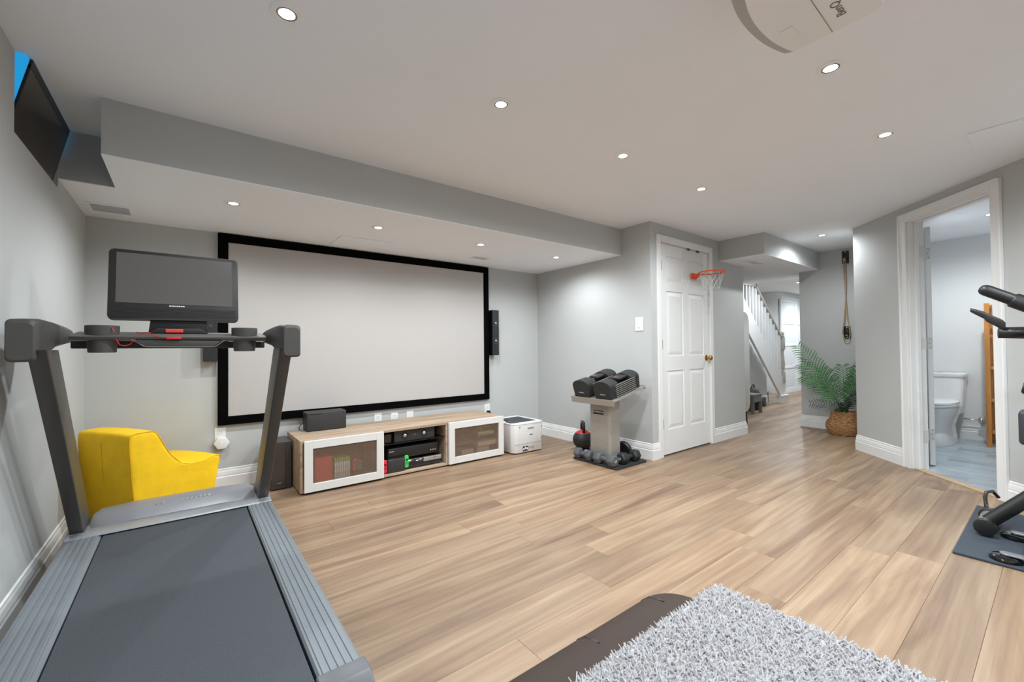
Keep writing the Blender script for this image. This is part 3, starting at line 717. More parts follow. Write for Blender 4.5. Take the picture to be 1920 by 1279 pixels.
def hoop():
    hx, hz, hy = 4.165, 1.772, YD
    t = thing('mini_basketball_hoop', 'orange mini basketball hoop with white net hung on the closet door', 'hoop', (hx, hy, hz))
    org = M('hoop_orange', (222, 78, 30), .4)
    ac = M('acrylic', (225, 228, 230), .05, alpha=.06)
    b = B(); pol = rr(hx-.2, hx+.2, hz-.04, 2.03, .02, 4); prism(b, pol, lambda u, v: (u, YD-.008, v), lambda u, v: (u, YD-.003, v)); P(t, 'backboard', b, ac, label='clear acrylic backboard')
    for x in (hx-.08, hx+.1):
        b = B(); box(b, x-.02, x+.02, YD-.011, YD-.0085, 2.03, 2.046); box(b, x-.02, x+.02, YD-.011, YD+.004, 2.0445, 2.0475); P(t, 'door_hook', b, M('hook_dark', (60, 58, 54), .4, .6))
    b = B(); box(b, hx-.05, hx+.045, YD-.03, YD-.0085, hz-.032, hz+.03, .008, 2); br = P(t, 'bracket', b, org, 40)
    b = B(); prism(b, [(YD-.03, hz+.02), (YD-.085, hz+.016), (YD-.085, hz+.006), (YD-.03, hz-.025)], lambda y, z: (hx-.03, y, z), lambda y, z: (hx+.03, y, z), .002); P(br, 'arm', b, org, root=t)
    for x, z in ((hx-.02, hz+.012), (hx-.02, hz-.018)):
        b = B(); cyl(b, (x, YD-.03, z), (x, YD-.0325, z), .006, None, 10); P(br, 'bolt', b, whitepl, root=t)
    R = .118; cy = YD-.085-R; cx = hx+.0; zr = hz+.014
    b = B(); tube(b, [(cx+R*math.cos(a), cy+R*math.sin(a), zr) for a in [2*PI*i/40 for i in range(40)]], .006, 8, True)
    for k in range(10):
        a = 2*PI*k/10; tube(b, [(cx+R*math.cos(a+da), cy+R*math.sin(a+da), zr-.006-.012*(1-abs(da)/.12)) for da in (-.12, -.06, 0, .06, .12)], .0022, 5)
    P(t, 'rim', b, org, 1)
    b = B()
    levels = [(.118, 0), (.1, -.045), (.085, -.09), (.075, -.13), (.07, -.165)]
    n = 12
    for k in range(n):
        for s in (1, -1):
            tube(b, [(cx+r*math.cos(2*PI*(k+s*.5*i)/n), cy+r*math.sin(2*PI*(k+s*.5*i)/n), zr-.01+z) for i, (r, z) in enumerate(levels)], .0016, 4)
    P(t, 'net', b, M('net_white', (226, 228, 230), .7), 1)
hoop()

# ================================================================== DUMBBELL STAND
steel = M('brushed_taupe', (164, 158, 150), .42, .35, var=.06, vscale=6, stretch=(1, 1, 30))
def stand():
    b = B(); pol = rr(2.9, 3.34, 2.335, 2.85, .02, 4); prism(b, pol, lambda x, y: (x, y, 0), lambda x, y: (x, y, .016), .003, 2)
    solo('rubber_mat', b, M('mat_black', (40, 41, 43), .75, var=.08, vscale=80), 'black rubber base mat under the dumbbell stand', 'mat', loc=(3.12, 2.59, 0))
    t = thing('dumbbell_stand', 'tapered brushed metal stand holding two adjustable dumbbells', 'stand', (3.12, 2.6, .016))
    b = B(); rings = []
    for z, x0, x1, y0, y1 in ((.016, 2.992, 3.15, 2.475, 2.722), (.6, 2.992, 3.15, 2.475, 2.718)):
        rings.append([(x, y, z) for x, y in rr(x0, x1, y0, y1, .03, 6)])
    loft(b, rings); P(t, 'column', b, steel, 40)
    # tray tilted towards the room (-x)
    ang = math.radians(13); o = Vector((2.875, 2.58, .585)); ex = Vector((math.cos(ang), 0, math.sin(ang))); ez = Vector((-math.sin(ang), 0, math.cos(ang)))
    def TM(u, v, w_): return o + ex*u + Vector((0, 1, 0))*v + ez*w_
    mat4 = frame(o, ex, (0, 1, 0), ez)
    q = B()
    box(q, 0, .45, -.25, .25, 0, .004); box(q, -.004, 0, -.25, .25, -.045, .012, .001, 1); box(q, .45, .454, -.25, .25, -.02, .012, .001, 1)
    box(q, .0, .45, -.254, -.25, -.006, .006); box(q, .0, .45, .25, .254, -.006, .006)
    q.transform(mat4); P(t, 'tray', q, steel)
    # brand plate on the column
    z = .455; b = B(); box(b, 2.9905, 2.9965, 2.545, 2.665, z-.018, z+.018); bp = P(t, 'brand_plate', b, black)
    text(bp, 'brand_lettering', 'POWERBLOCK', .018, FACE_NX((2.9898, 2.605, z+.003)), whitepl, root=t)
    # adjustable dumbbells, axis up the tray
    def block(v0, label):
        th_ = thing('adjustable_dumbbell', label, 'dumbbell', tuple(TM(.22, v0, .006)))
        rub = M('rubber_black', (38, 37, 38), .6, var=.06, vscale=60)
        hw = .098
        for u0, u1, nm in ((.015, .13, 'weight_block'), (.31, .425, 'weight_block')):
            q = B(); n = 7
            for k in range(n):
                a = u0+(u1-u0)*k/n; e = a+(u1-u0)/n*.9
                arc = [(-hw*.9, .006), (-hw, .115)] + [(-hw*math.cos(PI*i/8), .115+.05*math.sin(PI*i/8)) for i in range(1, 8)] + [(hw, .115), (hw*.9, .006)]
                sc = 1-.02*abs(k-(n-1)*(0 if u0 < .2 else 1))/n
                prism(q, [(v*sc, w_*sc) for v, w_ in arc], lambda v, w_: (a, v0+v, w_), lambda v, w_: (e, v0+v, w_), .002, 1)
            q.transform(mat4); wb = P(th_, nm, q, rub, 30)
            if u0 < .2:
                q = B(); box(q, u0-.001, u0+.002, v0-.03, v0+.03, .045, .052); q.transform(mat4); P(wb, 'brand_mark', q, M('mark_grey', (160, 155, 152), .5), root=th_)
        for i in range(7):
            for s in (-1, 1):
                q = B(); zz = .014+i*.0165; box(q, .08, .36, v0+s*hw-.004, v0+s*hw+.007, zz, zz+.006, .001, 1); q.transform(mat4); P(th_, 'side_rail', q, M('rail_steel', (150, 148, 142), .35, .6))
        q = B(); box(q, .131, .309, v0-hw+.014, v0+hw-.014, .007, .06, .003); q.transform(mat4); P(th_, 'dark_gap_block', q, velvet)  # black inner block added behind the rails to paint their gaps dark
        q = B(); cyl(q, (.13, v0, .085), (.31, v0, .085), .017, None, 16); q.transform(mat4); P(th_, 'handle', q, black, 40)
        q = B(); box(q, .2, .32, v0-.055, v0+.055, .125, .15, .011, 3); q.transform(mat4); P(th_, 'wrist_guard', q, rub, 40)
        q = B(); box(q, .205, .235, v0-.02, v0+.02, .1495, .152, .001, 1); q.transform(mat4); P(th_, 'selector_label', q, M('label_red', (120, 62, 60), .5))
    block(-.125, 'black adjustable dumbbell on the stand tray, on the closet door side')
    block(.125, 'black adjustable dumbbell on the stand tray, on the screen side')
stand()
def hexdb(label, p0, p1, r, mat, num=None, group=None):
    p0, p1 = Vector(p0), Vector(p1); d = (p1-p0).normalized(); L = (p1-p0).length; c = (p0+p1)/2
    t = thing('hex_dumbbell', label, 'dumbbell', (c.x, c.y, c.z-r), 0, group)
    b = B(); cyl(b, p0+d*.05, p1-d*.05, r*.42, None, 14); P(t, 'handle', b, mat, 40)
    for a, s in ((p0, 1), (p1, -1)):
        u = Vector((0, 0, 1)); v = d.cross(u); hl = L*.33; rings = []
        for k, (f, z) in enumerate(((.8, 0), (1, .012), (1, hl-.014), (.75, hl))):
            rings.append([a + d*s*z + (u*math.cos(PI/6+PI/3*i) + v*math.sin(PI/6+PI/3*i))*r*1.12*f for i in range(6)])
        q = B(); loft(q, rings); bmesh.ops.bevel(q, geom=list(q.edges), offset=.004, segments=2, affect='EDGES', profile=.5, clamp_overlap=True)
        h = P(t, 'head', q, mat, 35)
        if num and s == 1:
            ey = Vector((0, 0, 1)); m4 = frame(a-d*.0008, ey.cross(-d), ey, -d)
            for dx, an in ((-.008, .3), (.007, -.35)):
                q = B(); boxm(q, m4 @ Matrix.Translation((dx, 0, 0)) @ Matrix.Rotation(an, 4, 'Z'), .0035, .024, .0012); P(h, 'weight_mark', q, whitepl, root=t)
gdb = M('db_grey', (86, 88, 90), .6, var=.05, vscale=50); bdb = M('db_black', (36, 37, 38), .5, var=.08, vscale=50)
hexdb('grey hex dumbbell on the mat, nearer to the kettlebell', (2.93, 2.63, .0615), (2.93, 2.83, .0615), .0455, gdb)
hexdb('grey hex dumbbell at the mat corner with pale marks on its end', (2.93, 2.365, .066), (2.93, 2.59, .066), .05, gdb, '15')
hexdb('black hex dumbbell along the mat edge facing the closet door', (3.03, 2.4, .066), (3.28, 2.4, .066), .048, bdb, '20')
hexdb('small purple dumbbell behind the grey ones by the stand foot', (2.99, 2.77, .05), (3.12, 2.77, .05), .032, M('db_purple', (170, 120, 190), .5))
b = B(); cyl(b, (3.22, 2.5, .1), (3.322, 2.5, .075), .075, None, 26, .012); 
b = B(); lathe(b, [(.02, -.02), (.07, -.018), (.078, 0), (.07, .018), (.02, .02)], (3.27, 2.53, .096), (.95, -.1, .3), 26)
solo('weight_plate', b, bdb, 'round black weight plate leaning behind the black hex dumbbell', 'weight plate', loc=(3.27, 2.53, .016), smooth=40)
def kettlebell():
    c = Vector((3.27, 3.06, 0)); t = thing('kettlebell', 'black kettlebell with red shoulders beside the dumbbell stand', 'kettlebell', c)
    b = B(); prof = [(.055, 0), (.07, .004)] + [(.104*math.cos(math.radians(a)), .095+.1*math.sin(math.radians(a))) for a in range(-60, 46, 7)]
    lathe(b, prof, c, n=32); P(t, 'body', b, bdb, 40)
    b = B(); prof = [(.1055*math.cos(math.radians(a)), .0955+.1*math.sin(math.radians(a))) for a in range(44, 86, 5)]
    lathe(b, prof, c, n=32); P(t, 'shoulder', b, M('kettle_red', (206, 40, 58), .45), 40, label='red shoulder band')
    b = B(); h = Vector((.6, .8, 0)).normalized(); pts = []
    for i in range(17):
        s = i/16; a = PI*s; w_ = .058*math.cos(a); pts.append(c + h*(w_*(1+.15*math.sin(a))) + Vector((0, 0, .175+.098*min(1, math.sin(a)*1.25))))
    tube(b, pts, .016, 12); P(t, 'handle', b, M('kettle_handle', (24, 24, 25), .25), 1)
kettlebell()

# ================================================================== TREADMILL
def treadmill():
    cx = -.022
    t = thing('treadmill', 'large grey folding treadmill with wide screen on its console', 'treadmill', (cx, 2.0, 0))
    rail = M('rail_grey', (128, 134, 140), .5, .25, var=.03, vscale=20); railg = M('rail_groove', (104, 110, 116), .5, .2)
    dark = M('tread_dark', (66, 64, 62), .5, .15, var=.04, vscale=30); frame_m = M('post_grey', (84, 80, 76), .42, .45)
    plastic = M('tread_plastic', (74, 72, 70), .55, var=.04, vscale=50); hoodm = M('hood_grey', (146, 147, 152), .4, .3)
    belt = M('belt_black', (70, 74, 80), .8, var=.22, vscale=320, bump=.3, bscale=300)
    # belt
    b = B(); prism(b, rr(1.09, 2.83, .13, .194, .031, 6), lambda y, z: (-.3, y, z), lambda y, z: (.268, y, z)); P(t, 'belt', b, belt, 30)
    for y in (1.13, 2.79):
        b = B(); cyl(b, (-.3, y, .162), (.272, y, .162), .0285, None, 20); P(t, 'roller', b, chrome, 40)
    # rails
    for s, xi, xo in ((1, .2755, .392), (-1, -.306, -.432)):
        b = B(); a, e = sorted((xi, xo)); zt = .2
        n = 5; prof = [(a, .075), (a, zt-.006), (a+.006, zt)]
        wd = (e-a-.02)/n
        for k in range(n):
            p = a+.012+wd*k
            prof += [(p, zt), (p+.002, zt+.0025), (p+wd*.62, zt+.0025), (p+wd*.62+.002, zt)]
        prof += [(e-.01, zt), (e, zt-.01), (e, .075)]
        prism(b, prof, lambda x, z: (x, 1.2, z), lambda x, z: (x, 2.99, z)); P(t, 'side_rail', b, rail)
        b = B(); x0, x1 = (a-.006, e+.006) if s > 0 else (a-.006, e+.006)
        pol = [(1.2, .206), (1.15, .2), (1.115, .182), (1.098, .14), (1.1, .07), (1.2, .06)]
        prism(b, pol, lambda y, z: (x0, y, z), lambda y, z: (x1, y, z), .006, 3); ec = P(t, 'end_cap', b, M('cap_grey', (96, 98, 102), .4), 40)
        b = B(); cyl(b, ((x0+x1)/2+.008*s, 1.1, .13), ((x0+x1)/2+.008*s, 1.094, .13), .0085, None, 14); P(ec, 'bolt_hole', b, velvet, root=t)
    # belly frame
    b = B(); box(b, -.29, .262, 1.2, 2.8, .085, .125, .004); P(t, 'deck_frame', b, dark)
    # cross plate and motor hood
    b = B(); prism(b, [(2.745, .2), (2.75, .206), (2.84, .212), (2.85, .2), (2.85, .15), (2.8, .15), (2.76, .196)], lambda y, z: (-.43, y, z), lambda y, z: (.39, y, z), .001, 1); P(t, 'front_plate', b, M('plate_silver', (178, 182, 188), .35, .5), 30)
    b = B(); hp = [(2.842, .1), (2.842, .214), (2.9, .246), (2.96, .262), (3.02, .26), (3.1, .236), (3.17, .18), (3.19, .1)]
    rings = []
    for u, sc in ((-.36, .84), (-.33, .95), (-.2, 1), (.16, 1), (.3, .95), (.325, .84)):
        rings.append([(u, 2.842+(y-2.842)*(.6+.4*sc), .1+(z-.1)*sc) for y, z in hp])
    loft(b, rings); hood = P(t, 'motor_hood', b, hoodm, 40)
    nrm = Vector((0, -.26, .965)); 
    sm = M('script_silver', (204, 205, 208), .3, .4)
    for x0, n_, am in ((-.13, 3, .016), (-.01, 7, .008)):
        b = B(); pts = [(x0+.019*k*.5, 2.912+am*(1 if k % 2 else -1)*.7+.004*k*.1, .2525+am*(1 if k % 2 else -1)*.28) for k in range(n_*2)]
        tube(b, pts, .0013, 5); P(hood, 'brand_script', b, sm, root=t)
    for x in (-.3, .26):
        for y in (1.25, 2.95):
            b = B(); cyl(b, (x, y, 0), (x, y, .09), .025, .022, 14, .003); P(t, 'foot', b, black, 40)
    # uprights
    for s, x0, x1 in ((1, .33, .381), (-1, -.42, -.37)):
        b = B()
        bot = [(x0, 2.81, .2), (x1, 2.81, .2), (x1, 2.99, .2), (x0, 2.99, .2)]; top = [(x0, 2.1, 1.06), (x1, 2.1, 1.06), (x1, 2.275, 1.06), (x0, 2.275, 1.06)]
        loft(b, [bot, top]); bmesh.ops.bevel(b, geom=[e for e in b.edges if abs(e.verts[0].co.z-e.verts[1].co.z) > .1], offset=.006, segments=3, affect='EDGES', profile=.5)
        P(t, 'upright', b, frame_m, 30)
        b = B(); box(b, x0-.012, x1+.012, 2.795, 3.0, .199, .212, .004); P(t, 'base_bracket', b, M('bracket_grey', (150, 156, 164), .4, .4))
        # handle caps on top
        b = B(); rings = []
        xf0, xf1 = (x0+.01, x1+.032) if s > 0 else (x0-.045, x1-.025)
        xm = (xf0+xf1)/2
        for y, sx, zb_, zt_, sh in ((2.088, .85, 1.028, 1.15, 0), (2.1, 1, 1.02, 1.163, 0), (2.2, 1.02, 1.028, 1.17, 0), (2.36, .98, 1.07, 1.165, -.008*s), (2.5, .9, 1.085, 1.155, -.02*s), (2.56, .7, 1.09, 1.148, -.03*s)):
            h = (xf1-xf0)/2*sx; rings.append([(x+sh, y, z) for x, z in rr(xm-h, xm+h, zb_, zt_, .016, 4)])
        loft(b, rings); P(t, 'handle_cap', b, plastic, 40)
    # console tray and front bar
    b = B(); xa, xb = -.35, .305
    prism(b, [(2.3, 1.1), (2.29, 1.112), (2.33, 1.121), (2.5, 1.138), (2.56, 1.133), (2.56, 1.1), (2.33, 1.094)], lambda y, z: (xa, y, z), lambda y, z: (xb, y, z), .003); tray = P(t, 'console_tray', b, M('tray_grey', (104, 100, 97), .5, var=.03, vscale=40), 40)
    b = B(); pol = [(-.37, 1.066), (.32, 1.064), (.32, 1.095), (-.37, 1.097)]
    prism(b, pol, lambda x, z: (x, 2.47, z), lambda x, z: (x, 2.5, z), .004); P(t, 'cross_bar', b, dark)
    b = B(); prism(b, [(-.16, 1.098), (-.13, 1.072), (.1, 1.07), (.13, 1.096)], lambda x, z: (x, 2.292, z), lambda x, z: (x, 2.36, z), .003); P(t, 'lower_lip', b, plastic, 40)
    b = B(); pts = [(-.17, 2.291, 1.1), (-.135, 2.291, 1.074), (-.12, 2.29, 1.0705), (.095, 2.29, 1.0685), (.11, 2.291, 1.072), (.14, 2.291, 1.098)]
    tube(b, pts, .0016, 5); P(t, 'lip_edge', b, M('lip_line', (140, 136, 132), .4))
    for s, x in ((-1, -.262), (1, .222)):
        b = B(); lathe(b, [(.038, 1.048), (.043, 1.05), (.0445, 1.08), (.052, 1.135), (.052, 1.156), (.048, 1.157), (.047, 1.138), (.04, 1.085)], (x, 2.35, 0), n=28); P(t, 'cup_holder', b, plastic, 40)
    b = B(); rings = []
    prism(b, [(-.12, 1.13), (.085, 1.13), (.06, 1.153), (-.095, 1.153)], lambda x, z: (x, 2.4, z), lambda x, z: (x, 2.44, z+.004), .003); P(t, 'key_pad', b, black, 40)
    b = B(); box(b, -.068, -.006, 2.392, 2.402, 1.133, 1.149, .003); P(t, 'stop_button', b, M('stop_red', (238, 70, 60), .35), label='red stop button')
    b = B(); box(b, -.062, -.012, 2.281, 2.293, 1.101, 1.112, .002); P(t, 'safety_key', b, red, 40, label='red magnetic safety key')
    b = B(); tube(b, [(-.06, 2.284, 1.106), (-.09, 2.28, 1.113), (-.12, 2.3, 1.128), (-.145, 2.33, 1.128), (-.16, 2.36, 1.132)], .0022, 6); P(t, 'safety_cord', b, red, 1, label='thin red safety cord'); b = B()
    tube(b, [(-.16, 2.286, 1.1), (-.175, 2.28, 1.08), (-.19, 2.278, 1.074), (-.205, 2.28, 1.079), (-.215, 2.284, 1.1)], .0018, 6); P(t, 'safety_cord', b, red, 1, label='thin red safety cord'); b = B()
    tube(b, [(-.222, 2.3, 1.13), (-.232, 2.31, 1.152), (-.238, 2.32, 1.13)], .0018, 6); P(t, 'safety_cord', b, red, 1, label='thin red safety cord')
    # monitor
    tilt = math.atan2(.055, .31); ez = Vector((0, math.sin(tilt), math.cos(tilt))); ey = Vector((0, math.cos(tilt), -math.sin(tilt)))
    m4 = frame((-.027, 2.475, 1.192), (1, 0, 0), ey, ez)
    q = B(); pol = rr(-.236, .236, 0, .318, .018, 5); prism(q, pol, lambda x, z: (x, 0, z), lambda x, z: (x, .028, z), .004, 2); q.transform(m4); mon = P(t, 'monitor', q, M('bezel', (38, 36, 34), .45), 40)
    q = B(); box(q, -.211, .211, -.0012, .002, .075, .303); q.transform(m4); P(mon, 'display', q, M('display', (98, 94, 93), .12, coat=.4), root=t, label='dark grey switched-off display')
    for i in range(7):
        q = B(); box(q, -.225, .225, -.0012, .001, .014+i*.0062, .0165+i*.0062); q.transform(m4); P(mon, 'speaker_slot', q, M('slot_line', (24, 23, 22), .6), root=t)
    for k, (a_, w_) in enumerate(((-.03, .007), (-.0215, .005), (-.015, .006), (-.0075, .003), (-.003, .006), (.0045, .006), (.012, .005), (.0185, .007))):
        q = B(); box(q, a_, a_+w_, -.002, .001, .0635, .0685); q.transform(m4); P(mon, 'brand_mark', q, whitepl, root=t)
    b = B(); prism(b, [(-.13, 1.13), (.09, 1.13), (.08, 1.21), (-.12, 1.21)], lambda x, z: (x, 2.488, z), lambda x, z: (x, 2.53, z), .004); P(t, 'monitor_stand', b, M('stand_black', (26, 25, 24), .6), 40)
treadmill()

# ================================================================== YELLOW CHAIR
def chair():
    a = math.radians(35); o = Vector((-.222, 3.215, 0))
    t = thing('kids_chair', 'low yellow fabric covered armless chair in the corner behind the treadmill', 'chair', o, a)
    yel = M('yellow_fabric', (250, 200, 10), .8, var=.05, vscale=14, bump=.35, bscale=16)
    # side profile in local x (facing) and z
    def prof(g):   # g: inset at the sides for a puffy look
        return [(.02+g, .0), (.02+g, .02), (.0+g, .1), (-.02+g*.8, .35), (-.03+g, .53-g), (-.028+g, .57-g), (-.018+g, .584-g), (.01, .588-g), (.07, .588-g), (.1-g, .586-g), (.118-g, .574-g), (.13-g, .55-g), (.16-g, .49-g), (.2-g, .42-g), (.26-g*.3, .355-g), (.33, .335-g), (.42, .345-g), (.485-g, .355-g), (.508-g, .35-g), (.513-g, .335-g), (.505-g, .28), (.47-g, .12), (.455-g, .02), (.452-g, 0)]
    Wd = .46; b = B(); rings = []
    for v, gg in ((0, .016), (.004, .006), (.015, .001), (.05, 0), (Wd/2, -.006), (Wd-.05, 0), (Wd-.015, .001), (Wd-.004, .006), (Wd, .016)):
        rings.append([(x, v, z) for x, z in prof(gg)])
    loft(b, rings)
    o_ = link('cover', b, yel, t, 1, sub=2)
    q = B(); pts = [(x, .004, z) for x, z in prof(.004)[2:20]]
    tube(q, pts, .0025, 6); link('seam', q, M('yellow_seam', (236, 184, 10), .8), t, 1)
    q = B(); tube(q, [(.002, Wd/2, .1), (-.0085, Wd/2, .2), (-.0245, Wd/2, .35), (-.035, Wd/2, .53)], .0016, 5); link('back_seam', q, M('yellow_seam', (206, 160, 14)), t, 1)
chair()

# ================================================================== OTTOMAN AND SHAG RUG
def ottoman():
    t = thing('ottoman', 'brown leather upholstered ottoman under the white shag throw', 'ottoman', (.55, 0, 0))
    le = M('brown_leather', (62, 48, 41), .6, spec=.25, var=.07, vscale=9, bump=.12, bscale=240)
    x0, x1, y0, y1 = -.2, 1.085, -1.1, .712
    b = B(); rings = []
    for z, i, r in ((.05, .03, .05), (.07, .012, .07), (.2, 0, .09), (.3, -.004, .1), (.345, .0, .1), (.375, .012, .1), (.396, .035, .09), (.405, .075, .08)):
        rings.append([(x, y, z) for x, y in rr(x0+i, x1-i, y0+i, y1-i, r, 8)])
    loft(b, rings); P(t, 'cushion', b, le, 1)
    for sx in (.3, .72, .965):
        b = B(); pts = [(sx, y1-.079, .4065), (sx, y1-.036, .3975), (sx, y1-.013, .377), (sx, y1+.001, .345), (sx, y1+.005, .3), (sx, y1, .2), (sx, y1-.01, .08)]
        tube(b, [(p[0], p[1]-.001, p[2]-.0006) for p in pts], .0022, 6); P(t, 'seam', b, M('leather_seam', (58, 47, 42), .6), 1)
    for x in (x0+.1, x1-.1):
        for y in (y0+.1, y1-.1):
            b = B(); cyl(b, (x, y, 0), (x, y, .055), .02, .026, 14); P(t, 'leg', b, black, 40)
ottoman()
def rug():
    t = thing('shag_throw', 'thick white shag rug spread over the brown leather ottoman', 'rug', (.7, .2, .405))
    x0, x1, y0, y1 = .08, 1.098, -.7, .565
    wm = bpy.data.materials.new('shag_white'); wm.use_nodes = True; nt = wm.node_tree
    df = nt.nodes['Principled BSDF']; df.inputs['Roughness'].default_value = .95; df.inputs['Specular IOR Level'].default_value = .1; df.inputs['Base Color'].default_value = (.62, .605, .62, 1)
    tr = nt.nodes.new('ShaderNodeBsdfTranslucent'); tr.inputs[0].default_value = (.62, .605, .62, 1); mx = nt.nodes.new('ShaderNodeMixShader'); mx.inputs[0].default_value = .25
    nt.links.new(df.outputs[0], mx.inputs[1]); nt.links.new(tr.outputs[0], mx.inputs[2]); nt.links.new(mx.outputs[0], nt.nodes['Material Output'].inputs[0])
    b = B(); pol = rr(x0, x1, y0, y1, .02, 4); prism(b, pol, lambda x, y: (x, y, .4075), lambda x, y: (x, y, .428), .004, 2); P(t, 'backing', b, M('rug_backing', (190, 187, 190), .95))
    verts, faces = [], []; R = random.Random(3)
    def tuft(x, y, z, lx, ly, ln, wd):
        a = R.uniform(0, 2*PI); i = len(verts)
        for k in range(3): verts.append((x+math.cos(a+2.094*k)*wd, y+math.sin(a+2.094*k)*wd, z))
        for k in range(3): verts.append((x+lx+math.cos(a+2.094*k)*wd*.6, y+ly+math.sin(a+2.094*k)*wd*.6, z+ln))
        for k in range(3): q = (k+1) % 3; faces.append((i+k, i+q, i+3+q, i+3+k))
        faces.append((i+3, i+4, i+5))
    st = .0048
    nx, ny = int((x1-x0)/st), int((y1-y0)/st)
    for i in range(nx):
        for j in range(ny):
            x, y = x0+(i+R.random())*st, y0+(j+R.random())*st
            if y < -.25 and R.random() < .7: continue
            tuft(x, y, .425, R.gauss(0, .006), R.gauss(0, .006), R.uniform(.006, .014), R.uniform(.0022, .0034))
    for k in range(3800):
        if k % 2: x, y, ox, oy = x1-R.random()*.004, R.uniform(y0, y1), 1, 0
        else: x, y, ox, oy = R.uniform(x0, x1), y1-R.random()*.004, 0, 1
        o = R.uniform(.003, .012); tuft(x, y, .416, ox*o+R.gauss(0, .004), oy*o+R.gauss(0, .004), R.uniform(-.006, .013), .0018)
    me = bpy.data.meshes.new('pile'); me.from_pydata(verts, [], faces); me.materials.append(wm)
    me.polygons.foreach_set('use_smooth', [True]*len(me.polygons))
    o = bpy.data.objects.new('pile', me); COL.objects.link(o); o.parent = t; o['kind'] = 'stuff'
    me.transform(inv(t))
rug()

# ================================================================== PLANT AND ROPE PULLEYS
def plant():
    c = Vector((6.14, 1.585, 0)); t = thing('potted_palm', 'green palm in a round woven basket by the hall corner', 'plant', c)
    bk = M('basket_weave', (176, 130, 86), .8, var=.35, vscale=60, bump=.6, bscale=90)
    def rad(z): return .125+.055*math.sin(min(1, max(0, (z+.02)/.2))*PI*.8) - (max(0, z-.12)*.28)
    b = B(); n = 17; H = .265
    for k in range(n):
        z = .012+k*H/n; r = rad(z)
        tube(b, [(c.x+(r+.003*math.sin(i*1.9+k*1.7))*math.cos(2*PI*i/44), c.y+(r+.003*math.sin(i*1.9+k*1.7))*math.sin(2*PI*i/44), z+.003*math.sin(i*2.1+k)) for i in range(44)], [.0095+.0025*math.sin(i*1.43+k*2) for i in range(44)], 7, True)
    P(t, 'basket', b, bk, 1)
    b = B(); lathe(b, [(.1, .004), (rad(.05)-.012, .05), (rad(.24)-.012, .235)], c, n=28); P(t, 'soil', b, M('soil', (70, 54, 42), .95, var=.3, vscale=40))
    g1 = M('palm_green', (84, 136, 84), .5, var=.25, vscale=7); g2 = M('palm_dark', (52, 68, 60), .5, var=.25, vscale=7); g3 = M('palm_grey', (98, 106, 106), .55, var=.2, vscale=7)
    def frond(dirv, L, rise, droop, mat, ll=.17, n=22, start=.28, lab=None, face=.8):
        d = Vector(dirv).normalized(); base = c + Vector((0, 0, .235)) + Vector((d.x, d.y, 0))*.02
        pts = []; N = 14
        for i in range(N+1):
            s = i/N; pts.append(base + d*(L*(s**1.25)) + Vector((0, 0, rise*s - droop*s**2.4)))
        b = B(); tube(b, pts, [.0055*(1-.75*i/N) for i in range(N+1)], 6)
        up_ = Vector((0, 0, 1))
        n = int(n*.72)
        for k in range(n):
            s = start+(1-start)*k/(n-1); f = s*N; i = min(int(f), N-1); p = pts[i].lerp(pts[i+1], f-i); tg = (pts[i+1]-pts[i]).normalized()
            s1 = tg.cross(up_).normalized(); s2 = tg.cross(Vector((-.93, -.3, .25))).normalized(); s2 = s2 if s1.dot(s2) > 0 else -s2; sd = (s1*(1-face)+s2*face); sd = (sd-tg*sd.dot(tg)).normalized(); nr = sd.cross(tg)
            le = ll*(.55+.45*math.sin(PI*min(1, (s-start)/(1-start)*.85+.15)))
            for sg in (-1, 1):
                ld = (sd*sg*.85 + tg*.6 + nr*random.uniform(-.25, .25)).normalized(); wv = ld.cross(nr).normalized()*.006
                q = [p, p+ld*le*.35+nr*.012, p+ld*le*.75+nr*.006, p+ld*le - Vector((0, 0, .02))]
                a = [b.verts.new(q[0]-wv*.3), b.verts.new(q[1]-wv), b.verts.new(q[2]-wv*.8), b.verts.new(q[3]), b.verts.new(q[2]+wv*.8), b.verts.new(q[1]+wv), b.verts.new(q[0]+wv*.3)]
                m1, m2 = b.verts.new(q[1]-nr*.003), b.verts.new(q[2]-nr*.003)
                for fc in ((a[0], a[1], m1, a[6]), (a[6], m1, a[5]), (a[1], a[2], m2, m1), (m1, m2, a[4], a[5]), (a[2], a[3], m2), (m2, a[3], a[4])): b.faces.new(fc)
        P(t, 'frond', b, mat, label=lab)
    # fronds keep clear of the wall behind (x = 6.353)
    frond((-.12, .95, 0), .43, .86, .06, g1, .17, 26, .34)
    frond((-.5, .7, 0), .4, .7, .12, g1, .17, 24, .3)
    frond((-.7, .25, 0), .34, .6, .06, g1, .16, 24, .28)
    frond((-.35, .95, 0), .38, .56, .14, g1, .15, 22, .28)
    frond((.05, -.35, 0), .16, .66, .04, g1, .14, 22, .34)
    frond((-.45, -.5, 0), .17, .5, .05, g1, .13, 20, .3)
    frond((-.1, -.6, 0), .2, .74, .05, g3, .1, 14, .5)
    frond((-.6, -.12, 0), .2, .62, .05, g1, .15, 22, .3)
    frond((-.3, -.45, 0), .15, .56, .02, g1, .13, 20, .3)
    frond((-.2, .75, 0), .3, .22, .12, g3, .1, 16, .25)
    frond((-.75, .1, 0), .22, .2, .1, g2, .1, 16, .2)
    frond((-.5, -.7, 0), .18, .34, .1, g2, .1, 18, .2)
    frond((-.8, -.3, 0), .2, .26, .1, g2, .1, 18, .2)
plant()
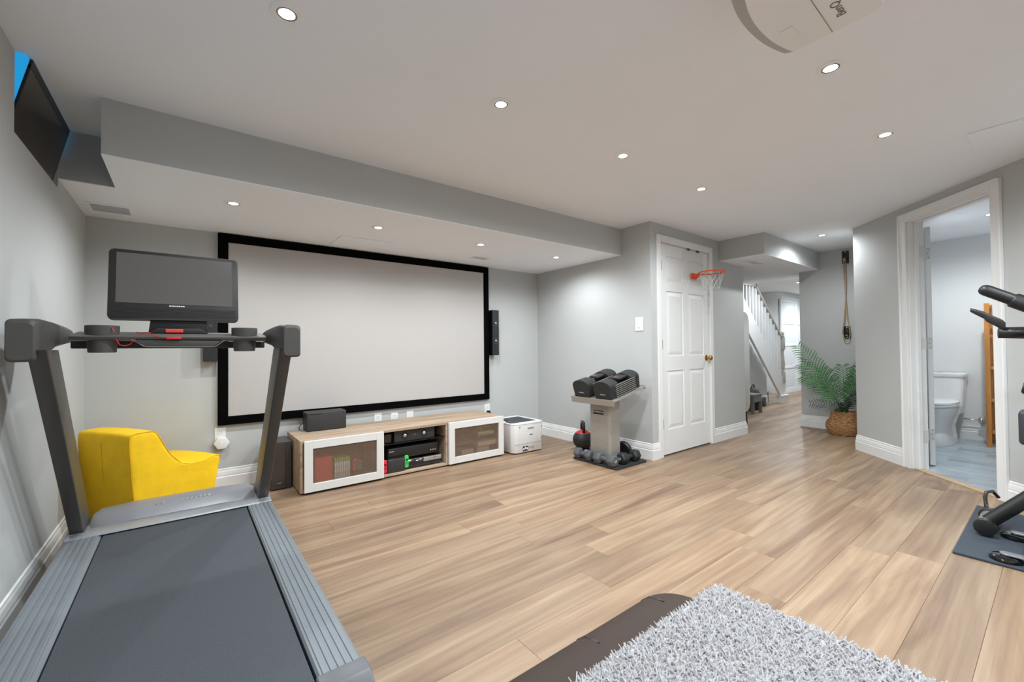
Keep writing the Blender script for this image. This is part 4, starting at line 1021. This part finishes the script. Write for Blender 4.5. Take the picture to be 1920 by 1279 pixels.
def pulleys():
    x = XP; yA = 1.6
    plates = []
    bg = M('plate_black', (20, 19, 17), .3)
    def plate(label, z0, z1):
        t = thing('pulley_plate', label, 'pulley', (x, yA, z0))
        b = B(); box(b, x-.012, x, yA-.033, yA+.033, z0, z1, .002); P(t, 'back_plate', b, bg)
        zm = (z0+z1)/2
        b = B(); cyl(b, (x-.016, yA, zm), (x-.034, yA, zm), .026, None, 24, .003); P(t, 'wheel', b, M('wheel_dark', (48, 40, 28), .35, .5), 40)
        for z in (z0+.014, z1-.014):
            b = B(); cyl(b, (x-.012, yA, z), (x-.015, yA, z), .006, None, 12); P(t, 'screw', b, chrome, 40)
        b = B(); box(b, x-.03, x-.012, yA-.012, yA+.012, z0+.03, z0+.045, .003); P(t, 'bracket', b, brass)
    plate('black wall pulley plate near the ceiling above the palm', 2.035, 2.187)
    plate('black wall pulley plate at mid height above the palm', 1.125, 1.272)
    t = thing('rope', 'tan rope looped between the two wall pulleys above the palm', 'rope', (x-.025, yA, 1.1))
    rm = M('rope_tan', (176, 152, 116), .9, var=.15, vscale=90)
    b = B(); tube(b, [(x-.036, yA+.012, 2.1), (x-.036, yA+.008, 1.8), (x-.036, yA-.002, 1.55), (x-.036, yA-.014, 1.35), (x-.036, yA-.03, 1.26), (x-.036, yA-.036, 1.18), (x-.036, yA-.026, 1.115), (x-.036, yA, 1.098), (x-.036, yA+.024, 1.12), (x-.036, yA+.034, 1.18)], .0055, 7); P(t, 'strand', b, rm, 1)
    b = B(); tube(b, [(x-.036, yA-.004, 2.1), (x-.038, yA-.006, 1.8), (x-.038, yA+.004, 1.55), (x-.038, yA+.018, 1.35), (x-.037, yA+.032, 1.24), (x-.036, yA+.035, 1.18)], .0055, 7); P(t, 'strand', b, rm, 1)
    b = B(); lathe(b, [(.006, -.016), (.013, -.01), (.014, 0), (.013, .01), (.006, .016)], (x-.036, yA+.004, 2.075), n=14); P(t, 'knot', b, rm, 40)
pulleys()

# ================================================================== HALL: STAIRS, CLOSET, BAGS
def stairs():
    t = thing('staircase', 'white staircase with square balusters rising from the hall', 'stairs', (8.0, 3.6, 0))
    wp = M('stair_white', (226, 227, 228), .45, var=.01); pr = M('rail_primer', (178, 173, 168), .5, var=.06, vscale=20)
    zt = lambda x: 1.743-.906*(x-7.207)
    zb_ = lambda x: 1.336-.907*(x-7.191)
    xl = 6.72
    b = B(); prism(b, [(xl, zt(xl)), (8.735, zt(8.735)), (8.735, .14), (8.51, .14), (xl, min(zb_(xl), 2.1))], lambda x, z: (x, 3.13, z), lambda x, z: (x, 3.17, z), .004, 1); P(t, 'stringer', b, wp)
    b = B(); box(b, 8.5, 8.79, 3.105, 3.195, 0, .12, .003); box(b, 8.49, 8.8, 3.095, 3.205, .12, .15, .006); P(t, 'newel_base', b, wp)
    b = B(); box(b, 8.6, 8.69, 3.11, 3.19, .36, .56, .004); lathe(b, [(.036, .56), (.044, .57), (.03, .59), (.04, .64), (.045, .72), (.032, .86), (.026, .93), (.038, .95), (.03, .97)], (8.645, 3.15, 0), n=20); box(b, 8.6, 8.69, 3.11, 3.19, .97, 1.2, .004); lathe(b, [(.03, 1.2), (.048, 1.215), (.03, 1.23), (.045, 1.26), (.035, 1.29), (.005, 1.3)], (8.645, 3.15, 0), n=20); P(t, 'newel_post', b, pr, 40)
    hz = lambda x: 2.028-.827*(x-7.63)
    b = B(); prism(b, [(7.55, hz(7.55)), (8.62, hz(8.62)), (8.62, hz(8.62)-.06), (7.55, hz(7.55)-.06)], lambda x, z: (x, 3.12, z), lambda x, z: (x, 3.18, z), .008, 2); box(b, 6.9, 7.6, 3.12, 3.18, 2.03, 2.09, .008); P(t, 'handrail', b, pr, 40)
    x = 7.12
    while x < 8.58:
        top = min(hz(x)-.05, 2.035) if x > 7.55 else 2.035
        b = B(); box(b, x-.017, x+.017, 3.133, 3.167, zt(x)-.02, top, .003, 1); P(t, 'baluster', b, wp)
        x += .118
    # treads and risers behind the stringer
    n = 10; run = .215; rise = .195
    for k in range(n):
        xx = 8.68-run*k; z = rise*(k+1)
        if z > 2.1: break
        b = B(); box(b, xx-run-.02, xx, 3.39, 4.1, z-.03, z, .004); P(t, 'tread', b, M('tread_oak', (178, 150, 122), .5, var=.1, vscale=20))
        b = B(); box(b, xx-.025, xx-.012, 3.39, 4.1, z-rise+.001, z-.031); P(t, 'riser', b, wp)
    b = B(); prism(b, [(xl, 0), (8.5, 0), (8.5, .5), (xl, 2.1)], lambda x, z: (x, 3.36, z), lambda x, z: (x, 3.38, z)); P(t, 'under_panel', b, wallm, label='grey wall closing the space under the stairs')
    b = B(); prism(b, [(7.9, 0), (8.5, 0), (8.5, .13), (7.9, .13)], lambda x, z: (x, 3.344, z), lambda x, z: (x, 3.3595, z), .003, 1); P(t, 'skirting', b, trimm)
stairs()
def hall_closet():
    t = thing('hall_closet', 'tall white closet with panelled sliding doors at the hall end', 'closet', (11.0, 3.9, 0))
    wm = M('closet_white', (236, 238, 240), .3); pm = M('closet_panel', (222, 226, 230), .22)
    b = B(); box(b, 10.24, 11.99, 3.8, 4.11, 0, 2.215); P(t, 'body', b, wm)
    for x0, x1 in ((10.28, 11.13), (11.13, 11.98)):
        b = B(); y0, y1 = 3.745, 3.78
        for a, e in ((x0, x0+.07), (x1-.07, x1)): box(b, a, e, y0, y1, .05, 2.06)
        for k in range(5):
            z = .05+k*(2.06-.05-.05)/4; box(b, x0+.07, x1-.07, y0, y1, z, z+.05)
        d = P(t, 'sliding_door', b, wm)
        for k in range(4):
            z = .05+k*1.96/4+.05; b = B(); box(b, x0+.07, x1-.07, y0+.012, y1-.005, z, z+.44); P(d, 'panel', b, pm, root=t)
    b = B(); box(b, 10.24, 11.99, 3.72, 3.8, 2.06, 2.12, .004); P(t, 'top_track', b, wm)
    b = B(); box(b, 10.24, 11.99, 3.73, 3.8, 0, .045); P(t, 'bottom_track', b, wm)
hall_closet()
def hall_things():
    t = thing('step_stool', 'grey plastic step stool standing under the stairs', 'stool', (7.02, 3.0, 0)); gm = M('stool_grey', (112, 110, 106), .6)
    b = B(); box(b, 6.86, 7.16, 2.9, 3.09, .27, .3, .008); P(t, 'top', b, gm, 40)
    for x in (6.88, 7.14):
        for y in (2.92, 3.07):
            b = B(); loft(b, [[(x-.02, y-.02, 0), (x+.02, y-.02, 0), (x+.02, y+.02, 0), (x-.02, y+.02, 0)], [(x-.012, y-.015, .272), (x+.012, y-.015, .272), (x+.012, y+.015, .272), (x-.012, y+.015, .272)]]); P(t, 'leg', b, gm)
    b = B(); box(b, 6.88, 7.14, 2.9, 2.92, .18, .27); P(t, 'apron', b, gm)
    t = thing('backpack', 'black backpack slumped on the floor under the stairs', 'bag', (7.42, 3.15, 0)); bm_ = M('bag_black', (40, 40, 41), .7, var=.2, vscale=12, bump=.4, bscale=30)
    b = B(); rings = []
    for z, sx, sy in ((.0, .13, .1), (.03, .165, .13), (.14, .17, .135), (.25, .15, .12), (.32, .11, .09), (.35, .05, .04)):
        rings.append([(7.42+sx*math.cos(a)*(1+.08*math.sin(3*a+z*9)), 3.16+sy*math.sin(a), z) for a in [2*PI*i/20 for i in range(20)]])
    loft(b, rings); P(t, 'bag_body', b, bm_, 1)
    b = B(); rings = []
    for y, s in ((3.055, .4), (3.02, .85), (3.0, .7)):
        rings.append([(7.42+.1*s*math.cos(a), y, .12+.085*s*math.sin(a)) for a in [2*PI*i/16 for i in range(16)]])
    loft(b, rings); P(t, 'front_pocket', b, bm_, 1)
    b = B(); tube(b, [(7.37, 3.15, .33), (7.38, 3.14, .39), (7.42, 3.14, .41), (7.46, 3.14, .39), (7.47, 3.15, .33)], .01, 8); P(t, 'carry_handle', b, bm_, 1)
    t = thing('tool_case', 'small dark case beside the backpack under the stairs', 'case', (7.85, 3.23, 0))
    b = B(); box(b, 7.75, 7.97, 3.16, 3.3, 0, .15, .012, 2); P(t, 'case_body', b, M('case_dark', (46, 46, 48), .5), 40)
    b = B(); tube(b, [(7.82, 3.23, .148), (7.82, 3.23, .18), (7.9, 3.23, .18), (7.9, 3.23, .148)], .007, 6); P(t, 'carry_handle', b, black, 1)
    t = thing('folded_board', 'white padded board with rounded end leaning behind the closet wall', 'board', (5.95, 2.62, 0))
    b = B(); pol = rr(5.70, 6.05, .17, 1.5, .12, 7); prism(b, pol, lambda x, z: (x, 2.6, z), lambda x, z: (x, 2.625, z), .006, 2); P(t, 'pad', b, M('pad_white', (222, 221, 218), .7), 40)
    b = B(); tube(b, [(5.8, 2.612, .2), (5.78, 2.612, 0.008)], .008, 6); tube(b, [(5.95, 2.612, .2), (5.97, 2.612, 0.008)], .008, 6); P(t, 'leg', b, black)
hall_things()

# ================================================================== BATHROOM
def bath_door():
    hx, hy = Vector(W45(.7, .075, 0)).xy
    t = thing('door_2', 'white bathroom door swung wide open on three hinges', None, (hx, hy, 0), kind='structure')
    # leaf runs from the hinge away from the camera
    d = Vector((math.cos(math.radians(12)), math.sin(math.radians(12)), 0)); n = Vector((-d.y, d.x, 0))
    p0 = Vector((5.075, .705, 0))
    b = B(); q = B(); box(q, 0, .7, -.018, .018, .012, 2.06, .002, 1); m4 = frame(p0, d, n, (0, 0, 1)); q.transform(m4); P(t, 'door_leaf', q, trimm)
    for u0, u1, z0, z1 in ((.1, .32, .25, .85), (.38, .6, .25, .85), (.1, .32, 1.0, 1.9), (.38, .6, 1.0, 1.9)):
        for s in (-1, 1):
            q = B(); r0 = [(u0, z0), (u1, z0), (u1, z1), (u0, z1)]; r1 = [(u0+.03, z0+.03), (u1-.03, z0+.03), (u1-.03, z1-.03), (u0+.03, z1-.03)]
            loft(q, [[(u, s*.0178, z) for u, z in r0], [(u, s*.0215, z) for u, z in r1]]); q.transform(m4); P(t, 'panel', q, trimm)
    hm = M('hinge_white', (214, 214, 212), .4)
    for z in (1.83, 1.055, .275):
        b = B(); q = B(); box(q, -.0025, -.0002, -.016, .018, z-.05, z+.05); cyl(q, (-.006, .022, z-.05), (-.006, .022, z+.05), .006, None, 10); q.transform(m4)
        merge(b, q)
        s = 1/math.sqrt(2); 
        prism(b, [(.077, z-.05), (.119, z-.05), (.119, z+.05), (.077, z+.05)], lambda d_, zz: W45(.6925, d_, zz), lambda d_, zz: W45(.6945, d_, zz))
        h = P(t, 'hinge', b, hm, 40, label='white door hinge')
        for dz in (-.035, 0, .035):
            q = B(); cyl(q, (-.003, -.004+.006*(dz == 0), z+dz), (-.0035, -.004+.006*(dz == 0), z+dz), .0035, None, 8); q.transform(m4); P(h, 'screw', q, M('screw_grey', (110, 110, 110), .4, .6), root=t)
bath_door()
def toilet():
    cy = .86; t = thing('toilet', 'white one piece skirted toilet behind the bathroom door', 'toilet', (6.4, cy, 0)); po = M('porcelain', (240, 240, 240), .08, coat=.4)
    def egg(x0, x1, w_, z, n=28, sq=2.4):
        o = []
        for i in range(n):
            a = 2*PI*i/n; c, s = math.cos(a), math.sin(a); xm = x0+(x1-x0)*.55
            x = xm + (x1-xm if c > 0 else xm-x0)*math.copysign(abs(c)**(2/sq if c > 0 else 1), c); o.append((x, cy+w_*math.copysign(abs(s)**(.9), s), z))
        return o
    b = B(); loft(b, [egg(6.04, 6.8, .15, 0), egg(6.03, 6.8, .155, .02), egg(6.05, 6.8, .14, .12), egg(6.07, 6.8, .14, .2), egg(6.04, 6.8, .165, .28), egg(6.0, 6.8, .185, .35), egg(5.995, 6.8, .19, .395), egg(6.01, 6.8, .18, .402)]); P(t, 'bowl', b, po, 50)
    b = B(); loft(b, [egg(5.995, 6.62, .188, .403), egg(5.985, 6.63, .192, .41), egg(5.985, 6.63, .192, .424), egg(6.0, 6.62, .185, .428)]); P(t, 'seat', b, po, 50)
    b = B(); loft(b, [egg(5.99, 6.62, .188, .43), egg(5.985, 6.63, .19, .437), egg(5.99, 6.63, .188, .452), egg(6.05, 6.6, .15, .463)]); P(t, 'lid', b, po, 50)
    b = B(); loft(b, [[(x, y, z) for x, y in rr(x0, 6.812, cy-w_, cy+w_, .04, 5)] for z, x0, w_ in ((.3, 6.58, .175), (.4, 6.6, .185), (.6, 6.61, .2), (.69, 6.61, .205))]); P(t, 'tank', b, po, 40)
    b = B(); loft(b, [[(x, y, z) for x, y in rr(6.6-i, 6.815, cy-.212-i, cy+.212+i, .04, 5)] for z, i in ((.69, 0), (.695, .003), (.722, .003), (.73, -.006))]); l = P(t, 'tank_lid', b, po, 40)
    b = B(); lathe(b, [(.022, 0), (.022, .004), (.018, .006)], (6.71, cy, .729)); P(l, 'flush_button', b, chrome, 40, root=t)
toilet()
def valve():
    t = thing('shutoff_valve', 'chrome water shut-off valve on the wall beside the toilet', 'valve', (6.82, .555, .22))
    b = B(); lathe(b, [(.034, 0), (.034, .003), (.026, .012), (.01, .014)], (6.83, .555, .225), (-1, 0, 0), 24); P(t, 'escutcheon', b, chrome, 40)
    b = B(); cyl(b, (6.818, .555, .225), (6.76, .555, .225), .009, None, 12); lathe(b, [(.012, 0), (.02, .006), (.02, .022), (.012, .028)], (6.76, .555, .225), (-1, 0, 0), 16); P(t, 'valve_body', b, chrome, 40)
    b = B(); tube(b, [(6.775, .565, .225), (6.775, .62, .226), (6.77, .69, .228)], .006, 8); P(t, 'supply_line', b, chrome, 1)
valve()
def ladder():
    t = thing('ladder_shelf', 'narrow bamboo ladder shelf beside the toilet', 'shelf', (6.6, .33, 0))
    for y in (.48, .175):
        b = B(); loft(b, [[(6.43, y-.018, 0), (6.47, y-.018, 0), (6.47, y+.018, 0), (6.43, y+.018, 0)], [(6.49, y-.018, 1.46), (6.53, y-.018, 1.46), (6.53, y+.018, 1.46), (6.49, y+.018, 1.46)]]); P(t, 'front_post', b, bamboo)
        b = B(); box(b, 6.775, 6.81, y-.018, y+.018, 0, 1.46, .002, 1); P(t, 'rear_post', b, bamboo)
        for z in (1.43, 1.1, .78, .45, .13):
            b = B(); box(b, 6.5 if z > .5 else 6.47, 6.775, y-.012, y+.012, z-.018, z+.018, .002, 1); P(t, 'side_rung', b, bamboo)
    for z in (1.43, 1.12, .8, .47, .15):
        b = B(); xx = 6.46+.06*z/1.46+.006; box(b, xx-.012, xx+.012, .193, .462, z-.014, z+.014, .002, 1); P(t, 'cross_bar', b, bamboo)
    for z in (1.1, .78, .45, .13):
        for i in range(4):
            x = 6.53+.055*i; b = B(); box(b, x, x+.042, .193, .462, z-.006+.019, z+.006+.019, .001, 1); P(t, 'shelf_slat', b, bamboo)
    b = B(); cyl(b, (6.6, .43, .212), (6.6, .33, .212), .055, None, 24, .01); q = thing('toilet_roll', 'white paper roll on the low shelf of the bamboo ladder', 'paper roll', (6.6, .38, .155)); P(q, 'paper', b, M('paper_white', (240, 243, 248), .9), 40)
    b = B(); cyl(b, (6.6, .4305, .212), (6.6, .3295, .212), .02, None, 16); P(q, 'core', b, M('core_brown', (160, 130, 100), .9), 40)
ladder()

# ================================================================== EXERCISE BIKE
def bike():
    b = B(); pol = rr(3.05, 4.045, -.6, .362, .012, 3); pol = [(3.05, .362), (4.04, .362), (4.04, .2), (3.5, -.34), (3.05, -.34)]
    prism(b, pol, lambda x, y: (x, y, 0), lambda x, y: (x, y, .012), .003, 2)
    solo('exercise_mat', b, M('mat_slate', (58, 66, 76), .8, var=.1, vscale=120, bump=.3, bscale=200), 'dark slate rubber mat under the exercise bike', 'mat', loc=(3.5, .05, 0))
    t = thing('exercise_bike', 'black upright exercise bike on the rubber mat beside the bathroom doorway', 'exercise bike', (3.5, .0, .012))
    bl = M('bike_black', (30, 30, 31), .4, var=.06, vscale=30); sv = M('bike_silver', (150, 158, 168), .35, .6)
    z = .062
    b = B(); cyl(b, (3.42, .28, z), (3.66, .28, z), .034, None, 20, .003); P(t, 'rear_stabilizer', b, M('stab_silver', (150, 146, 140), .35, .5), 40)
    for x0, x1 in ((3.4, 3.44), (3.64, 3.68)):
        b = B(); cyl(b, (x0, .28, z), (x1, .28, z), .044, None, 22, .008); P(t, 'end_cap', b, bl, 40)
    b = B(); tube(b, [(3.66, .29, .09), (3.72, .3, .15), (3.78, .3, .165), (3.86, .28, .16), (3.9, .26, .12)], .009, 8); P(t, 'lift_handle', b, bl, 1)
    b = B(); cyl(b, (3.5, .27, .075), (3.55, -.1, .5), .034, None, 18); P(t, 'main_tube', b, bl, 40)
    for x, y in ((3.12, .19), (3.5, .175)):
        b = B(); lathe(b, [(.05, 0), (.056, .004), (.056, .014), (.045, .022), (.02, .024)], (x, y, .0125), n=28); w_ = P(t, 'foot_pad', b, blackg, 40)
        b = B(); lathe(b, [(.016, 0), (.016, .006), (.01, .01)], (x, y, .036), n=16); P(w_, 'hub', b, chrome, 40, root=t)
        b = B(); prism(b, rr(y-.2, y+.02, x-.022, x+.022, .02, 4), lambda u, v: (v, u, .04), lambda u, v: (v, u, .048), .001, 1); P(t, 'pad_arm', b, sv, 40)
    b = B(); box(b, 3.05, 3.6, .04, .12, .05, .13, .02, 3); P(t, 'front_stabilizer', b, sv, 40)
    b = B(); box(b, 3.3, 3.7, -.25, .03, .11, .62, .06, 4); P(t, 'flywheel_housing', b, bl, 40)
    b = B(); tube(b, [(3.52, -.1, .55), (3.53, -.02, 1.02), (3.53, .02, 1.12)], .03, 12); P(t, 'handlebar_stem', b, bl, 1)
    b = B(); tube(b, [(3.5, .02, 1.1), (3.48, .12, 1.105), (3.46, .215, 1.108)], [.05, .032, .03], 14); P(t, 'handlebar_clamp', b, bl, 1)
    b = B(); rings = []
    for y, zc, hz_, hx_ in ((.19, 1.142, .02, .03), (.2, 1.15, .027, .032), (.255, 1.193, .024, .034), (.262, 1.203, .02, .034), (.3, 1.228, .014, .032), (.314, 1.237, .011, .028)):
        rings.append([(u, y, v) for u, v in rr(3.46-hx_, 3.46+hx_, zc-hz_, zc+hz_, .009, 3)])
    loft(b, rings); P(t, 'arm_pad', b, bl, 40)
    b = B(); d0, d1 = Vector((3.56, -.02, 1.165)), Vector((3.5, .283, 1.36)); dd = (d1-d0).normalized(); Lg = (d1-d0).length
    lathe(b, [(.03, 0), (.03, Lg-.03), (.027, Lg-.015), (.018, Lg-.004), (.004, Lg)], d0, dd, 18); grip = P(t, 'arm_grip', b, bl, 40)
    b = B(); lathe(b, [(.038, 0), (.039, Lg*.6), (.034, Lg*.62)], d0, dd, 18); P(grip, 'grip_sleeve', b, bl, 40, root=t)
    b = B(); lathe(b, [(.012, 0), (.034, .004), (.036, .03), (.028, .042)], (3.5, .098, .81), (0, 1, .2), 20); P(t, 'resistance_knob', b, bl, 40)
    b = B(); lathe(b, [(.037, .006), (.0375, .024)], (3.5, .098, .81), (0, 1, .2), 20); P(t, 'knob_ring', b, M('knob_red', (170, 40, 44), .4), 40)
    b = B(); box(b, 3.44, 3.56, .0, .155, .52, .7, .02, 3); P(t, 'pedal_shroud', b, M('shroud_grey', (52, 55, 62), .5), 40)
    b = B(); box(b, 3.48, 3.54, .05, .135, .46, .5, .006); P(t, 'pedal', b, bl, 40)
    b = B(); cyl(b, (3.48, -.2, .55), (3.48, -.25, .86), .022, None, 16); P(t, 'seat_post', b, sv, 40)
    b = B(); rings = []
    for zz, k in ((.86, .5), (.875, .9), (.905, 1), (.925, .85), (.93, .5)):
        rings.append([(3.48+.09*k*math.cos(q)*(1-.35*math.sin(q)), -.25+.1*k*math.sin(q), zz) for q in [2*PI*i/24 for i in range(24)]])
    loft(b, rings); P(t, 'saddle', b, bl, 1)
bike()
